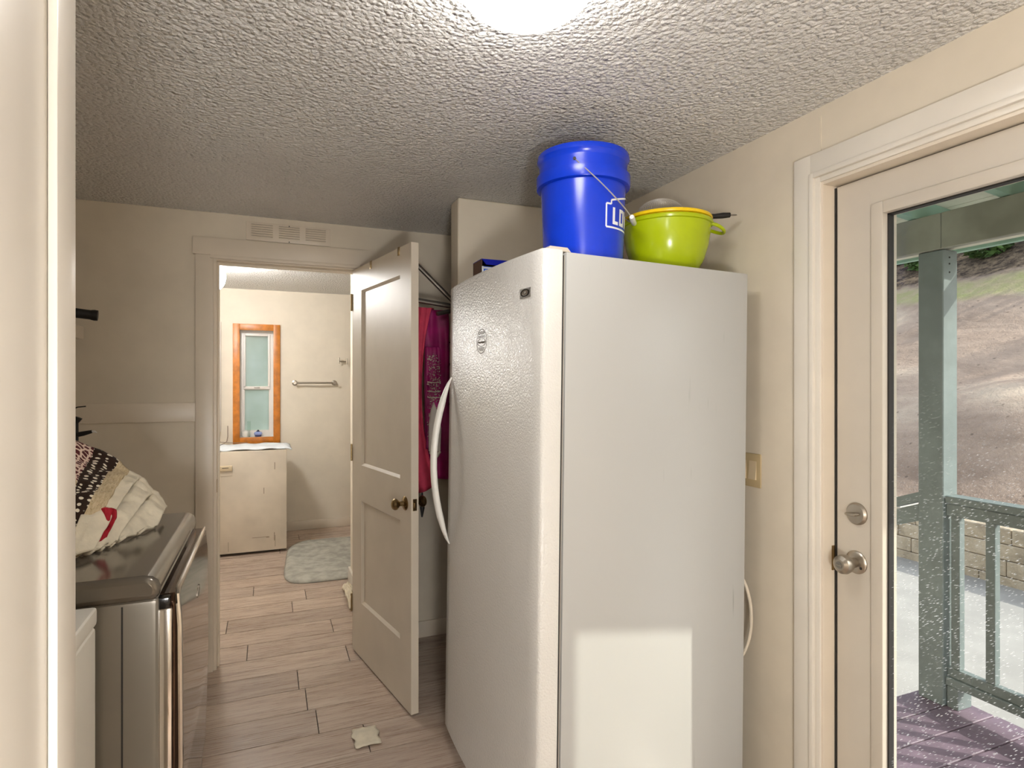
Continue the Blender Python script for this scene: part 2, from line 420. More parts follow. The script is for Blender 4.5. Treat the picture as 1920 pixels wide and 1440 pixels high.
# near jamb : board + stop
j = thing('trim_1', 'glossy white door jamb with a narrow stop at the partition end', 'jamb', (-.14, .45, 0), kind='structure')
B(-.145, -.13, .385, .503, 0, CZ - .001, bev=.0015).build('jamb_board', 'jamb', j)
B(-.13, -.1243, .4637, .5035, 0, CZ - .001, bev=.0018).build('door_stop', 'jamb', j)
# closet partition
wc = B(.80, XR, 2.605, 2.72, 0, CZ, bev=.012, seg=3); struct('wall_closet', wc, 'wall', 'short partition wall standing behind the white freezer', 'wall')
# far room
wf = MB(); WX0, WX1, WZ0, WZ1 = -.255, .062, .905, 1.94
wf.box(XL - .12, WX0, YF, YF + .14, 0, CZ2); wf.box(WX1, XR, YF, YF + .14, 0, CZ2); wf.box(WX0, WX1, YF, YF + .14, 0, WZ0); wf.box(WX0, WX1, YF, YF + .14, WZ1, CZ2)
struct('wall_far', wf, 'wall_far', 'cream end wall of the back room with a slim window', 'wall')
struct('wall_far_left', B(XL - .12, XL, YB + .115, YF, 0, CZ2), 'wall_far', 'cream side wall of the back room', 'wall')
hw = MB(); hw.box(.55, .66, YB + .115, 4.42, 0, CZ2, bev=.012, seg=3)
struct('wall_hall', hw, 'wall_far', 'short cream wall end just beyond the open door', 'wall')
struct('baseboard_hall', MB().box(.535, .675, YB + .12, 4.437, 0, .105, bev=.006), 'white_trim', 'white baseboard wrapping the short wall end beyond the door', 'baseboard')
struct('baseboard_far', B(.14, XR, YF - .016, YF, 0, .088, bev=.004), 'trim', 'cream baseboard along the end wall of the back room', 'baseboard')
struct('baseboard_back', B(.535, XR, YB - .014, YB, 0, .09, bev=.003), 'trim', 'cream baseboard below the hanging clothes', 'baseboard')
struct('baseboard_left', B(XL, DX0 - .08, YB - .014, YB, 0, .09, bev=.003), 'trim', 'cream baseboard on the back wall behind the dryer', 'baseboard')
# interior door casing
t2 = thing('trim_2', 'plain cream casing with wide flat header around the interior doorway', 'casing', (.1, YB, 0), kind='structure')
B(-.327, -.250, YB - .018, YB, 0, 2.056, bev=.002).build('side_casing', 'trim', t2)
B(.455, .535, YB - .018, YB, 0, 2.056, bev=.002).build('side_casing', 'trim', t2)
B(-.339, .55, YB - .024, YB, 2.056, 2.141, bev=.002).build('header_board', 'trim', t2)
B(-.252, -.235, YB - .004, YB + .119, 0, DZ, bev=.0015).build('jamb', 'trim', t2)
B(.437, .455, YB - .004, YB + .119, 0, DZ, bev=.0015).build('jamb', 'trim', t2)
B(-.235, .437, YB - .004, YB + .119, 2.034, 2.05, bev=.0015).build('head_jamb', 'trim', t2)
B(-.235, -.225, YB + .04, YB + .075, 0, 2.034, bev=.0015).build('door_stop', 'trim', t2)
B(-.225, .437, YB + .04, YB + .075, 2.022, 2.034, bev=.0015).build('door_stop', 'trim', t2)
B(-.262, .46, YB - .027, YB - .017, 2.040, 2.057, bev=.0015).build('bead', 'trim', t2)
B(-.2352, -.2335, YB + .006, YB + .03, .88, .945).build('strike_plate', 'brass', t2)
# chair rail and panel seam on the back wall
struct('trim_3', B(XL, -.327, YB - .012, YB, 1.237, 1.329, bev=.002), 'trim', 'flat horizontal rail board on the back wall above the dryer', 'rail')
# exterior casing
t4 = thing('trim_4', 'cream stepped casing around the glazed exterior door', 'casing', (XR, .9, 0), kind='structure')
def casing(y0, y1, z0, z1, th): return B(XR - th, XR, y0, y1, z0, z1, bev=.0025)
casing(1.362, 1.424, 0, 2.128, .016).build('outer_casing', 'white_trim', t4)
casing(1.348, 1.364, 0, 2.068, .022).build('bead', 'white_trim', t4)
casing(1.330, 1.349, 0, 2.053, .012).build('inner_bead', 'white_trim', t4)
casing(.37, .432, 0, 2.128, .016).build('outer_casing', 'white_trim', t4)
casing(.43, .446, 0, 2.068, .022).build('bead', 'white_trim', t4)
casing(.4305, 1.3625, 2.066, 2.128, .016).build('head_casing', 'white_trim', t4)
casing(.446, 1.349, 2.052, 2.068, .022).build('head_bead', 'white_trim', t4)
casing(.446, 1.330, 2.036, 2.053, .012).build('head_bead', 'white_trim', t4)
B(XR - .006, XR + .15, 1.324, 1.342, -.02, EZ, bev=.001).build('jamb', 'trim', t4)
B(XR - .006, XR + .15, .452, .470, -.02, EZ, bev=.001).build('jamb', 'trim', t4)
B(XR - .006, XR + .15, .470, 1.324, 2.027, EZ, bev=.001).build('head_jamb', 'trim', t4)
B(XR, XR + .19, .470, 1.324, -.03, .012, bev=.003).build('sill', 'steel', t4)
B(1.612, 1.616, 1.3185, 1.324, .012, 2.02).build('weather_strip', 'dark_gap', t4)
B(1.600, 1.612, 1.3215, 1.3245, .85, .925).build('strike_plate', 'brass', t4)
struct('trim_5', B(XR - .0025, XR, 1.335, 1.366, 2.128, 2.243), 'wall', 'thin painted batten on the wall above the exterior door', 'batten')

# ------------------------------------------------------------------ exterior door (closed, glazed)
d2 = thing('door_2', 'cream exterior door with a large glass pane and two nickel locks', 'door', (1.614, .9, 0), kind='structure')
DI, DO = 1.616, 1.660
GY0, GY1, GZ0, GZ1 = .63, 1.166, .26, 1.904
m = MB(); m.box(DI, DO, GY1 + .03, 1.317, .018, 2.022); m.box(DI, DO, .476, GY0 - .03, .018, 2.022)
m.box(DI, DO, GY0 - .03, GY1 + .03, GZ1 + .025, 2.022); m.box(DI, DO, GY0 - .03, GY1 + .03, .018, GZ0 - .025)
m.build('slab', 'ext_door', d2)
fr = MB()
for (a, b, c, d) in ((GY1, GY1 + .036, GZ0 - .034, GZ1 + .034), (GY0 - .036, GY0, GZ0 - .034, GZ1 + .034), (GY0, GY1, GZ1, GZ1 + .034), (GY0, GY1, GZ0 - .034, GZ0)):
    fr.box(DI - .008, DO + .008, a, b, c, d, bev=.003)
f_ = fr.build('glass_frame', 'ext_door', d2)
g2 = MB()
for (a, b, c, d) in ((GY1 - .005, GY1, GZ0, GZ1), (GY0, GY0 + .005, GZ0, GZ1), (GY0, GY1, GZ1 - .004, GZ1), (GY0, GY1, GZ0, GZ0 + .004)):
    g2.box(DI + .012, DO - .012, a, b, c, d)
g2.build('glazing_seal', 'dark_gap', f_)
B(1.636, 1.640, GY0 + .004, GY1 - .004, GZ0 + .004, GZ1 - .004).build('pane', 'glass', d2)
kb = MB().lathe([(.0, 0), (.034, 0), (.034, -.004), (.029, -.009), (.015, -.012), (.012, -.030), (.017, -.036), (.026, -.042), (.0285, -.054), (.026, -.066), (.016, -.073), (0, -.073)], (DI, 1.252, .892), 'x', 32)
kbo = kb.build('knob', 'nickel', d2)
MB().lathe([(.0, -.0735), (.0105, -.0735), (.0105, -.0745), (.0, -.0745)], (DI, 1.252, .892), 'x', 20).build('lock_button', 'steel', kbo)
B(DI - .0765, DI - .074, 1.244, 1.260, .8905, .8935).build('turn_slot', 'nickel', kbo)
MB().lathe([(0, -.0095), (.004, -.0095), (.004, -.011), (0, -.011)], (DI, 1.231, .880), 'x', 12).build('screw', 'dark_gap', kbo)
db = MB().lathe([(0, 0), (.033, 0), (.033, -.005), (.028, -.011), (.012, -.013), (0, -.013)], (DI, 1.250, 1.036), 'x', 32).build('deadbolt_plate', 'nickel', d2)
tb = MB().tube([(DI - .012, 1.237, 1.036), (DI - .022, 1.242, 1.036), (DI - .025, 1.256, 1.035), (DI - .022, 1.272, 1.034)], [.004, .0065, .0065, .004], 10, flat=.8); tb.build('thumb_turn', 'nickel', db)
kx = MB().lathe([(.0, 0), (.034, 0), (.034, .004), (.015, .012), (.012, .030), (.026, .042), (.0285, .054), (.02, .070), (0, .072)], (DO, 1.252, .892), 'x', 24).build('outside_knob', 'nickel', d2)

# ------------------------------------------------------------------ interior door leaf (open)
ang = math.atan2(2.516 - 3.275, .565 - .419)
d1 = thing('door_1', 'open cream two-panel interior door with antique brass knobs', 'door', (.419, 3.275, .01), (0, 0, ang), kind='structure')
W, T, H = .773, .034, 2.015      # local: x along leaf from hinge, visible face at y=0 , body to y=+T
# visible (laundry) side looks to local -y ; leaf body lies in +y
lf = MB()
for (a, b, c, d) in ((0, .140, 0, H), (.652, W, 0, H), (.14, .652, 1.892, H), (.14, .652, .808, .992), (.14, .652, 0, .282)):
    lf.box(a, b, 0, T, c, d)
lf.build('frame', 'door_paint', d1, local=True)
for (c, d) in ((.992, 1.892), (.282, .808)):
    B(.14, .652, .011, T - .011, c, d).build('panel', 'door_paint', d1, local=True)
    mo = MB()   # sloped sticking round each panel
    x0, x1 = .14, .652; q = .012
    for (p, r_) in (((x0, c), (x1, c)), ((x1, c), (x1, d)), ((x1, d), (x0, d)), ((x0, d), (x0, c))):
        cx_, cz_ = (x0 + x1) / 2, (c + d) / 2
        ins = lambda P: (P[0] + (q if P[0] < cx_ else -q), P[1] + (q if P[1] < cz_ else -q))
        a, b = p, r_; ai, bi = ins(a), ins(b)
        mo.add([(a[0], .0015, a[1]), (b[0], .0015, b[1]), (bi[0], .011, bi[1]), (ai[0], .011, ai[1]), (a[0], .0112, a[1]), (b[0], .0112, b[1])],
               [(0, 1, 2, 3), (0, 3, 4), (1, 5, 2), (3, 2, 5, 4), (0, 4, 5, 1)])
    mo.build('panel_moulding', 'door_paint', d1, local=True)
for sgn, y0 in ((-1, 0), (1, T)):
    prof = [(0, 0), (.030, 0), (.031, .003), (.024, .008), (.011, .011), (.010, .028), (.018, .034), (.0245, .042), (.025, .050), (.020, .058), (.008, .063), (0, .063)]
    MB().lathe([(r, y0 + sgn * hh) for r, hh in prof], (.711, 0, .892), 'y', 28).build('knob', 'brass', d1, local=True)
B(W, W + .0012, .008, .026, .868, .918).build('latch_plate', 'brass', d1, local=True)
B(W + .001, W + .009, .011, .023, .883, .903, bev=.002).build('latch', 'brass', d1, local=True)
for xx in (.275, .63): B(xx, xx + .018, -.004, .02, H - .035, H + .003, bev=.0015).build('over_door_clip', 'brass', d1, local=True)
for zz in (.2, 1.0, 1.8): MB().tube([(-.006, -.002, zz), (-.006, -.002, zz + .09)], .006, 8).build('hinge', 'brass', d1, local=True)

# ------------------------------------------------------------------ window of the back room
w1 = thing('window_1', 'slim frosted window in an orange stained wood frame', 'window', (-.096, YF, WZ0), kind='structure')
FX0, FX1, FZ0, FZ1 = -.302, .110, .858, 1.987
for (a, b, c, d) in ((FX0, WX0 + .012, FZ0, FZ1), (WX1 - .012, FX1, FZ0, FZ1), (WX0 + .012, WX1 - .012, WZ1 - .012, FZ1), (WX0 + .012, WX1 - .012, FZ0, WZ0 + .012)):
    B(a, b, YF - .022, YF + .002, c, d, bev=.003).build('wood_casing', 'wood_frame', w1)
B(WX0, WX1, YF, YF + .14, WZ0, WZ0 + .012).build('sill', 'vinyl', w1)
for (a, b) in ((WX0, WX0 + .01), (WX1 - .01, WX1)): B(a, b, YF, YF + .14, WZ0, WZ1).build('reveal', 'vinyl', w1)
B(WX0, WX1, YF, YF + .14, WZ1 - .01, WZ1).build('reveal', 'vinyl', w1)
zm = 1.385
vf = MB()
for (a, b, c, d) in ((WX0 + .01, WX0 + .052, WZ0, WZ1), (WX1 - .052, WX1 - .01, WZ0, WZ1), (WX0 + .05, WX1 - .05, WZ1 - .06, WZ1), (WX0 + .05, WX1 - .05, WZ0, WZ0 + .07)):
    vf.box(a, b, YF + .085, YF + .135, c, d, bev=.003)
vf.build('vinyl_frame', 'vinyl', w1)
us = MB()
for (a, b, c, d) in ((WX0 + .04, WX0 + .06, zm, WZ1 - .04), (WX1 - .06, WX1 - .04, zm, WZ1 - .04), (WX0 + .06, WX1 - .06, WZ1 - .06, WZ1 - .04), (WX0 + .04, WX1 - .04, zm - .015, zm + .012)):
    us.box(a, b, YF + .07, YF + .10, c, d, bev=.003)
us.build('upper_sash', 'vinyl', w1)
B(-.12, -.07, YF + .062, YF + .072, zm - .004, zm + .006, bev=.002).build('sash_lock', 'steel', w1)
B(WX0 + .05, WX1 - .05, YF + .088, YF + .092, zm, WZ1 - .05).build('pane', 'frosted', w1)
B(WX0 + .05, WX1 - .05, YF + .108, YF + .112, WZ0 + .06, zm).build('pane', 'frosted', w1)
B(WX0 + .04, WX1 - .04, YF + .10, YF + .13, zm - .02, zm + .01).build('meeting_rail', 'vinyl', w1)

# ------------------------------------------------------------------ lamps
def globe_light(name, label, x, y, zc, strength, c=(1.0, .985, .96, 1), r=.10, drop=.14):
    t = thing(name, label, 'ceiling light', (x, y, zc))
    MB().lathe([(0, zc), (.065, zc), (.065, zc - .012), (.05, zc - .025), (0, zc - .025)], (x, y, 0), 'z', 36).build('canopy', 'brass', t)
    zg = zc - drop - .05
    MB().tube([(x, y, zc - .024), (x, y, zg + r + .012)], .010, 12).build('stem', 'brass', t)
    MB().lathe([(0, zg + r + .016), (.03, zg + r + .014), (.034, zg + r - .008), (0, zg + r - .008)], (x, y, 0), 'z', 20).build('collar', 'brass', t)
    gl = [(r * math.sin(a) if 0 < a < math.pi - .01 else 0, zg + r * math.cos(a)) for a in [math.pi * q / 18 for q in range(19)]]
    MB().lathe(gl, (x, y, 0), 'z', 36).build('glass_globe', emis(name + '_glow', c, strength), t)
def flush_light(name, label, x, y, zc, strength, c=(1.0, .985, .96, 1), r=.15):
    t = thing(name, label, 'ceiling light', (x, y, zc))
    MB().lathe([(0, zc), (r * 1.04, zc), (r * 1.04, zc - .012), (r * .98, zc - .018), (0, zc - .018)], (x, y, 0), 'z', 36).build('metal_pan', 'brass', t)
    dome = [(r * math.cos(a) if a < 1.56 else 0, zc - .018 - .095 * math.sin(a)) for a in [R(q) for q in range(0, 91, 9)]]
    MB().lathe(dome, (x, y, 0), 'z', 36).build('glass_dome', emis(name + '_glow', c, strength), t)
flush_light('ceiling_light', 'frosted dome ceiling light in the laundry room', .48, 1.10, CZ, LAMP_MAIN)
globe_light('ceiling_light', 'added unseen globe ceiling light giving fill from the entry space', -.55, -.9, CZ, LAMP_ENTRY_FILL)  # unseen fixture, added as soft frontal fill for the laundry room
FLX, FLY, FLZ = .02, -.72, 1.0
fl2 = thing('floor_lamp', 'added unseen globe fill lamp standing in the entry space', 'lamp', (FLX, FLY, 0))  # unseen lamp, added to lift the dark ceiling and back wall
MB().lathe([(0, 0), (.13, 0), (.13, .015), (.03, .03), (0, .03)], (FLX, FLY, 0), 'z', 30).build('base', 'brass', fl2)
MB().tube([(FLX, FLY, .03), (FLX, FLY, FLZ - .11)], .010, 12).build('pole', 'brass', fl2)
MB().lathe([(.12 * math.sin(a) if 0 < a < math.pi - .01 else 0, FLZ + .12 * math.cos(a)) for a in [math.pi * q / 18 for q in range(19)]], (FLX, FLY, 0), 'z', 36).build('glass_globe', emis('floor_lamp_glow', (1.0, .985, .96, 1), LAMP_FILL), fl2)
globe_light('ceiling_light', 'frosted globe ceiling light in the back room by the slim window', -.40, 4.80, CZ2, LAMP_FAR, drop=.07, r=.12)

# ================================================================== WHITE FREEZER
FRL, FRR = (.757, 1.504, 0), (0, R(.8), R(2.4))
fg = thing('upright_freezer', 'tall white upright freezer with a pebbled door and bowed handle', 'freezer', FRL, FRR)
FW, FD = .80, .69
B(0, FD, 0, FW, .045, 1.795, bev=.006).build('cabinet', 'fridge_side', fg, local=True)
def door_plan(off=0.0):
    pts = [(-.012, off), (-.062, off), (-.070, off + .004)]
    for i in range(0, 17):
        y_ = off + .010 + (FW - 2 * off - .02) * i / 16; q = (y_ - FW / 2) / (FW / 2)
        pts.append((-.0735 - .022 * (1 - q * q), y_))
    pts += [(-.070, FW - off - .004), (-.062, FW - off), (-.012, FW - off)]
    return pts
dm = MB(); lv = [(.07, .004), (.074, 0), (1.793, 0), (1.799, .003), (1.801, .008)]
plans = [door_plan(o_) for z_, o_ in lv]; n = len(plans[0]); vs = []
for (z_, o_), pl in zip(lv, plans): vs += [(px if px > -.02 else px + o_, py, z_) for px, py in pl]
fs = [(i * n + k_, i * n + (k_ + 1) % n, (i + 1) * n + (k_ + 1) % n, (i + 1) * n + k_) for i in range(len(lv) - 1) for k_ in range(n)]
fs += [list(range(n))[::-1], [(len(lv) - 1) * n + k_ for k_ in range(n)]]
dm.add(vs, fs, True)
dr = dm.build('door', 'fridge_door', fg, local=True)
B(-.012, 0, .010, FW - .010, .08, 1.785).build('gasket', 'gasket', fg, local=True)
B(-.0125, -.004, .006, .012, .08, 1.785).build('gasket_groove', 'dark_gap', fg, local=True)
# hinge cover
hc = MB(); hc.prism([(-.052, .012, 1.801), (-.046, .012, 1.809), (.010, .012, 1.809), (.022, .012, 1.797), (-.052, .012, 1.797)], (0, .05, 0)); hc.build('hinge_cover', 'gasket', fg, local=True)
# kick grille & feet
B(-.03, .02, .02, FW - .02, .012, .062, bev=.003).build('kick_plate', 'dark_gap', fg, local=True)
for fx, fy in ((.05, .06), (.05, FW - .06), (FD - .06, .06), (FD - .06, FW - .06)):
    MB().lathe([(0, .0), (.02, .0), (.02, .012), (.010, .014), (.010, .05), (0, .05)], (fx, fy, .001 if fx < .3 else .0085), 'z', 14).build('foot', 'black', fg, local=True)
# bowed handle
hp, hr = [], []
yh = .752
for i in range(25):
    t_ = i / 24; z_ = .795 + .65 * t_; bow = math.sin(math.pi * t_) ** .8
    hp.append((-.080 - .068 * bow, yh, z_)); hr.append(.0035 + .0125 * min(1, 6 * min(t_, 1 - t_)) ** .7)
MB().tube(hp, hr, 14, flat=.8).build('handle', 'white_plastic', fg, local=True)
def door_x(y_): q = (y_ - FW / 2) / (FW / 2); return -.0735 - .022 * (1 - q * q)
# badge with an oval emblem
def on_door(pts_yz, off, name, mat, th=.0012, parent=dr):
    m_ = MB(); m_.prism([(door_x(y_) - off, y_, z_) for y_, z_ in pts_yz], (-th, 0, 0)); return m_.build(name, mat, parent, local=True)
by, bz = .092, 1.684
bd = on_door([(by - .029, bz - .013), (by + .029, bz - .013), (by + .029, bz + .013), (by - .029, bz + .013)], 0, 'badge', 'steel', .0025)
def ring(cy_, cz_, ry, rz, w_, off, th, n_=32):
    m_ = MB(); vs = []
    for k_ in range(n_):
        a_ = 2 * math.pi * k_ / n_
        for (s_, o_) in ((1, off), (1 - w_ / ry, off)):
            y_ = cy_ + ry * s_ * math.cos(a_); vs.append((door_x(y_) - o_ - th, y_, cz_ + rz * s_ * math.sin(a_)))
    fs = [(2 * k_, 2 * k_ + 1, (2 * k_ + 3) % (2 * n_), (2 * k_ + 2) % (2 * n_)) for k_ in range(n_)]
    return m_.add(vs, fs)
ring(by, bz, .0245, .0108, .006, .0025, .0006).build('badge_oval', 'black_gloss', dr, local=True)
ring(by + .001, bz + .001, .014, .006, .0045, .0025, .0006).build('badge_emblem', 'chrome', dr, local=True)
# oval appliance sticker
sy, sz_ = .400, 1.563
ring(sy, sz_, .046, .042, .0026, 0, .0006, 48).build('sticker_outline', 'ink', dr, local=True)
ring(sy, sz_ - .004, .038, .0135, .0042, 0, .0006, 48).build('sticker_ring', 'ink', dr, local=True)
def ink_bar(y0_, y1_, z0_, z1_): on_door([(y0_, z0_), (y1_, z0_), (y1_, z1_), (y0_, z1_)], 0, 'sticker_mark', 'ink', .0005)
for q in range(4):                              # four heavy blurred characters at the top
    c_ = sy + .021 - q * .014
    ink_bar(c_ - .0045, c_ + .0045, sz_ + .0295, sz_ + .0318); ink_bar(c_ + .002, c_ + .0045, sz_ + .0225, sz_ + .0318); ink_bar(c_ - .0045, c_ + .0015, sz_ + .0222 + .003 * (q % 2), sz_ + .0245 + .003 * (q % 2))
for dz_, w_ in ((.0178, .062), (.0128, .066), (-.0225, .054), (-.0268, .046), (-.0310, .034)):
    ink_bar(sy - w_ / 2, sy + w_ / 2, sz_ + dz_ - .0011, sz_ + dz_ + .0011)
MB().tube([(door_x(sy) - .0008, sy + .028 - .056 * q / 24, sz_ - .004 + .0028 * math.sin(q * 1.9)) for q in range(25)], .0011, 5).build('sticker_script', 'ink', dr, local=True)
# power cord
cp = [(1.50, 1.62, 1.02)]
cpts = []
for i in range(21):
    a_ = -1.35 + 2.7 * i / 20; cpts.append((1.452 + .05 * math.cos(a_) + .028, 1.640 - .06 * math.cos(a_), .62 + .17 * math.sin(a_)))
tag(MB().tube(cpts, .0055, 8).build('power_cord', 'cord'), 'white appliance cord looping out behind the freezer', 'cord')

# ------------------------------------------------------------------ blue bucket
BKX, BKY, BKZ = .965, 1.74, 1.7955
bk = thing('bucket', 'blue plastic bucket with a white bail handle on top of the freezer', 'bucket', (BKX, BKY, BKZ))
H_ = .369; r0, r1 = .130, .143
def br(z_): return r0 + (r1 - r0) * z_ / H_
prof = [(0, 0), (r0 - .006, 0), (r0, .005), (br(.262), .262), (br(.262) + .013, .264), (br(.262) + .0145, .268), (br(.30) + .0135, .300), (br(.30) + .004, .303), (br(.30) + .004, .335), (br(.335) + .003, .337), (br(.36) + .006, .348), (br(.36) + .009, .352), (br(.36) + .009, .364), (br(.36) + .006, H_), (br(.36), H_), (br(.36) - .003, .36), (r0 - .005, .006), (0, .006)]
MB().lathe([(a, b + BKZ) for a, b in prof], (BKX, BKY, 0), 'z', 64).build('body', 'bucket', bk)
# direction to the camera
va = math.atan2(-BKY, -BKX)
def bpt(deg, z_, off=.0008):          # deg measured to the picture right of the camera-facing line
    a_ = va + R(deg); r_ = br(z_) + off; return (BKX + r_ * math.cos(a_), BKY + r_ * math.sin(a_), BKZ + z_)
def strip(m_, p, q, w_, n_=10):
    (d0, z0), (d1_, z1) = p, q
    # w_ half width in metres perpendicular in (arc,z) space
    ax, az = (d1_ - d0) * .00243, z1 - z0; L_ = math.hypot(ax, az) or 1; nx, nz = -az / L_ * w_, ax / L_ * w_
    vs = []
    for i in range(n_ + 1):
        t_ = i / n_; d_, z_ = d0 + (d1_ - d0) * t_, z0 + (z1 - z0) * t_
        vs += [bpt(d_ + nx / .00243, z_ + nz), bpt(d_ - nx / .00243, z_ - nz)]
    m_.add(vs, [(2 * i, 2 * i + 1, 2 * i + 3, 2 * i + 2) for i in range(n_)])
z0l, z1l = .114, .186
lo = MB(); out = [(32, z0l), (32, z1l), (40, z1l), (40, z1l + .012), (86, z1l + .042), (132, z1l + .012), (132, z1l), (140, z1l), (140, z0l), (32, z0l)]
for a, b in zip(out[:-1], out[1:]): strip(lo, a, b, .0028, 24 if abs(a[0] - b[0]) > 20 else 4)
lo.build('logo_outline', 'logo_white', bk)
lt = MB(); zb, zt, wd = .125, .177, .0052
def letter(segs, x):
    for (a, b, c, d) in segs: strip(lt, (x + a, zb + b * (zt - zb)), (x + c, zb + d * (zt - zb)), wd, 8)
letter([(2, 0, 2, 1), (1, .09, 11, .09)], 43)
letter([(2, 0, 2, 1), (11, 0, 11, 1), (2, .09, 11, .09), (2, .91, 11, .91)], 57)
letter([(1, 1, 4, 0), (4, 0, 8, .8), (8, .8, 12, 0), (12, 0, 15, 1)], 72)
letter([(2, 0, 2, 1), (2, .09, 11, .09), (2, .5, 10, .5), (2, .91, 11, .91)], 91)
letter([(1, 1, 0, .75)], 106)
letter([(10, .91, 1, .91), (2, .91, 2, .5), (1, .5, 10, .5), (9, .5, 9, .09), (10, .09, 1, .09)], 110)
lt.build('logo_letters', 'logo_white', bk)
# bail : ears front and back, hanging on the picture-right side
ear = -10
e1 = Vector(bpt(ear, .318, .004)); e2 = Vector(bpt(ear + 180, .318, .004))
side = Vector(bpt(ear + 90, .318, 0)) - Vector((BKX, BKY, BKZ + .318)); side.normalize()
path = []
for i in range(25):
    a_ = math.pi * i / 24; q = (e1 + e2) / 2 + (e1 - e2) / 2 * math.cos(a_)
    path.append(q + (e1 - e2).normalized() * (.016 * math.cos(a_) * min(1, 2.4 * math.sin(a_))) + side * (.163 * math.sin(a_) ** .78) + Vector((0, 0, -.165 * math.sin(a_) ** .78)))
MB().tube(path, .0019, 8).build('bail_wire', 'wire', bk)
mid = path[12]; gdir = (e1 - e2).normalized()
MB().tube([mid - gdir * .043 , mid - gdir * .038, mid + gdir * .038, mid + gdir * .043], [.006, .0085, .0085, .006], 14).build('grip', 'white_plastic', bk)
MB().tube([e1 - side * 0 + (e1 - e2).normalized() * -.003, e1 + (e1 - e2).normalized() * .003], .005, 10).build('ear', 'dark_gap', bk)

# ------------------------------------------------------------------ bowls and strainer
BX, BY, BZ = 1.300, 1.742, 1.79
gb = thing('mixing_bowl', 'lime green mixing bowl with a loop handle on the freezer', 'bowl', (BX, BY, BZ))
gp = [(0, 0), (.070, 0), (.076, .003), (.106, .025), (.127, .062), (.141, .108), (.1485, .155), (.150, .178), (.156, .180), (.158, .187), (.156, .192), (.150, .193), (.145, .190), (.144, .155), (.136, .108), (.122, .064), (.102, .030), (.072, .006), (0, .006)]
MB().lathe([(a, b + BZ) for a, b in gp], (BX, BY, 0), 'z', 64).build('body', 'lime', gb)
# loop handle on the picture-right
hd = Vector((.88, -.475, 0)).normalized(); pd = Vector((-hd.y, hd.x, 0)); c0 = Vector((BX, BY, BZ + .172))
lp = []
for i in range(17):
    a_ = -math.pi / 2 + math.pi * i / 16
    lp.append(c0 + hd * (.144 + .052 * max(0, math.cos(a_)) ** .7) + pd * (.042 * math.sin(a_)) + Vector((0, 0, .008 - .022 * math.cos(a_))))
MB().tube(lp, .006, 10).build('loop_handle', 'lime', gb)
yb = [(0, .012), (.07, .012), (.09, .045), (.115, .095), (.132, .15), (.142, .186), (.1445, .196), (.1535, .198), (.1555, .203), (.1535, .208), (.142, .208), (.136, .19), (.110, .097), (.086, .05), (.07, .018), (0, .018)]
tag(MB().lathe([(a, b + BZ) for a, b in yb], (BX, BY, 0), 'z', 64).build('mixing_bowl', 'yellow'), 'yellow bowl rim nested inside the lime green bowl', 'bowl')
stn = thing('strainer', 'wire mesh strainer with black grip lying upside down in the bowls', 'strainer', (BX - .03, BY, BZ + .205))
SX, SY, SZ = BX - .03, BY - .005, BZ + .212
bm = bmesh.new(); bmesh.ops.create_uvsphere(bm, u_segments=64, v_segments=40, radius=.085)
bmesh.ops.delete(bm, geom=[v for v in bm.verts if v.co.z < -.001], context='VERTS')
for v in bm.verts: v.co = Vector((SX, SY, SZ)) + Vector((v.co.x, v.co.y, v.co.z * .72))
bm.verts.index_update(); sm = MB(); sm.add([v.co.copy() for v in bm.verts], [[v.index for v in f.verts] for f in bm.faces]); bm.free()
smo = sm.build('mesh_dome', 'mesh', stn); wf_ = smo.modifiers.new('wires', 'WIREFRAME'); wf_.thickness = .0013; wf_.use_even_offset = False
smo['kind'] = 'stuff'
MB().tube([(SX + .086 * math.cos(a), SY + .086 * math.sin(a), SZ) for a in [2 * math.pi * i / 40 for i in range(41)]], .003, 8).build('rim', 'steel', stn)
sd = Vector((.93, -.36, 0)).normalized(); s0 = Vector((SX, SY, SZ + .0))
gr = [s0 + sd * .145 + Vector((0, 0, .003)), s0 + sd * .16 + Vector((0, 0, .006)), s0 + sd * .19 + Vector((0, 0, .005)), s0 + sd * .22 + Vector((0, 0, .008)), s0 + sd * .245 + Vector((0, 0, .010))]
MB().tube([s0 + sd * .086, s0 + sd * .15 + Vector((0, 0, .004))], .003, 8).build('neck', 'steel', stn)
MB().tube(gr, [.010, .0125, .0105, .0125, .0105], 10, flat=.8).build('grip', 'black', stn)
tip = gr[-1]; ring_ = [tip + sd * (.012 + .012 * math.cos(a)) + Vector((-sd.y, sd.x, 0)) * .005 * math.sin(a) for a in [2 * math.pi * i / 16 for i in range(17)]]
MB().tube(ring_, .0018, 6).build('hanging_loop', 'steel', stn)

# ------------------------------------------------------------------ blue carton
bx_ = thing('carton', 'opened blue carton on top of the freezer by the partition', 'carton', (.80, 2.2, 1.79))
X0, X1, Y0, Y1, Z0, Z1 = .757, .95, 2.16, 2.26, 1.802, 1.898
m = MB(); m.box(X0, X0 + .003, Y0, Y1, Z0, Z1); m.box(X1 - .003, X1, Y0, Y1, Z0, Z1); m.box(X0, X1, Y1 - .003, Y1, Z0, Z1); m.box(X0, X1, Y0, Y1, Z0, Z0 + .003); m.box(X0, X1, Y0, Y0 + .003, Z0, Z1 - .026)
m.build('sides', 'card', bx_)
B(X0, X1, Y0, Y1, Z1 - .001, Z1 + .002).build('lid', 'box_blue', bx_)
MB().prism([(X0 + .002, Y0 - .001, Z1 + .001), (X1 - .002, Y0 - .001, Z1 + .001), (X1 - .02, Y0 - .004, Z1 - .020), (X0 + .018, Y0 - .004, Z1 - .020)], (0, .002, 0)).build('lid_flap', 'box_blue', bx_)
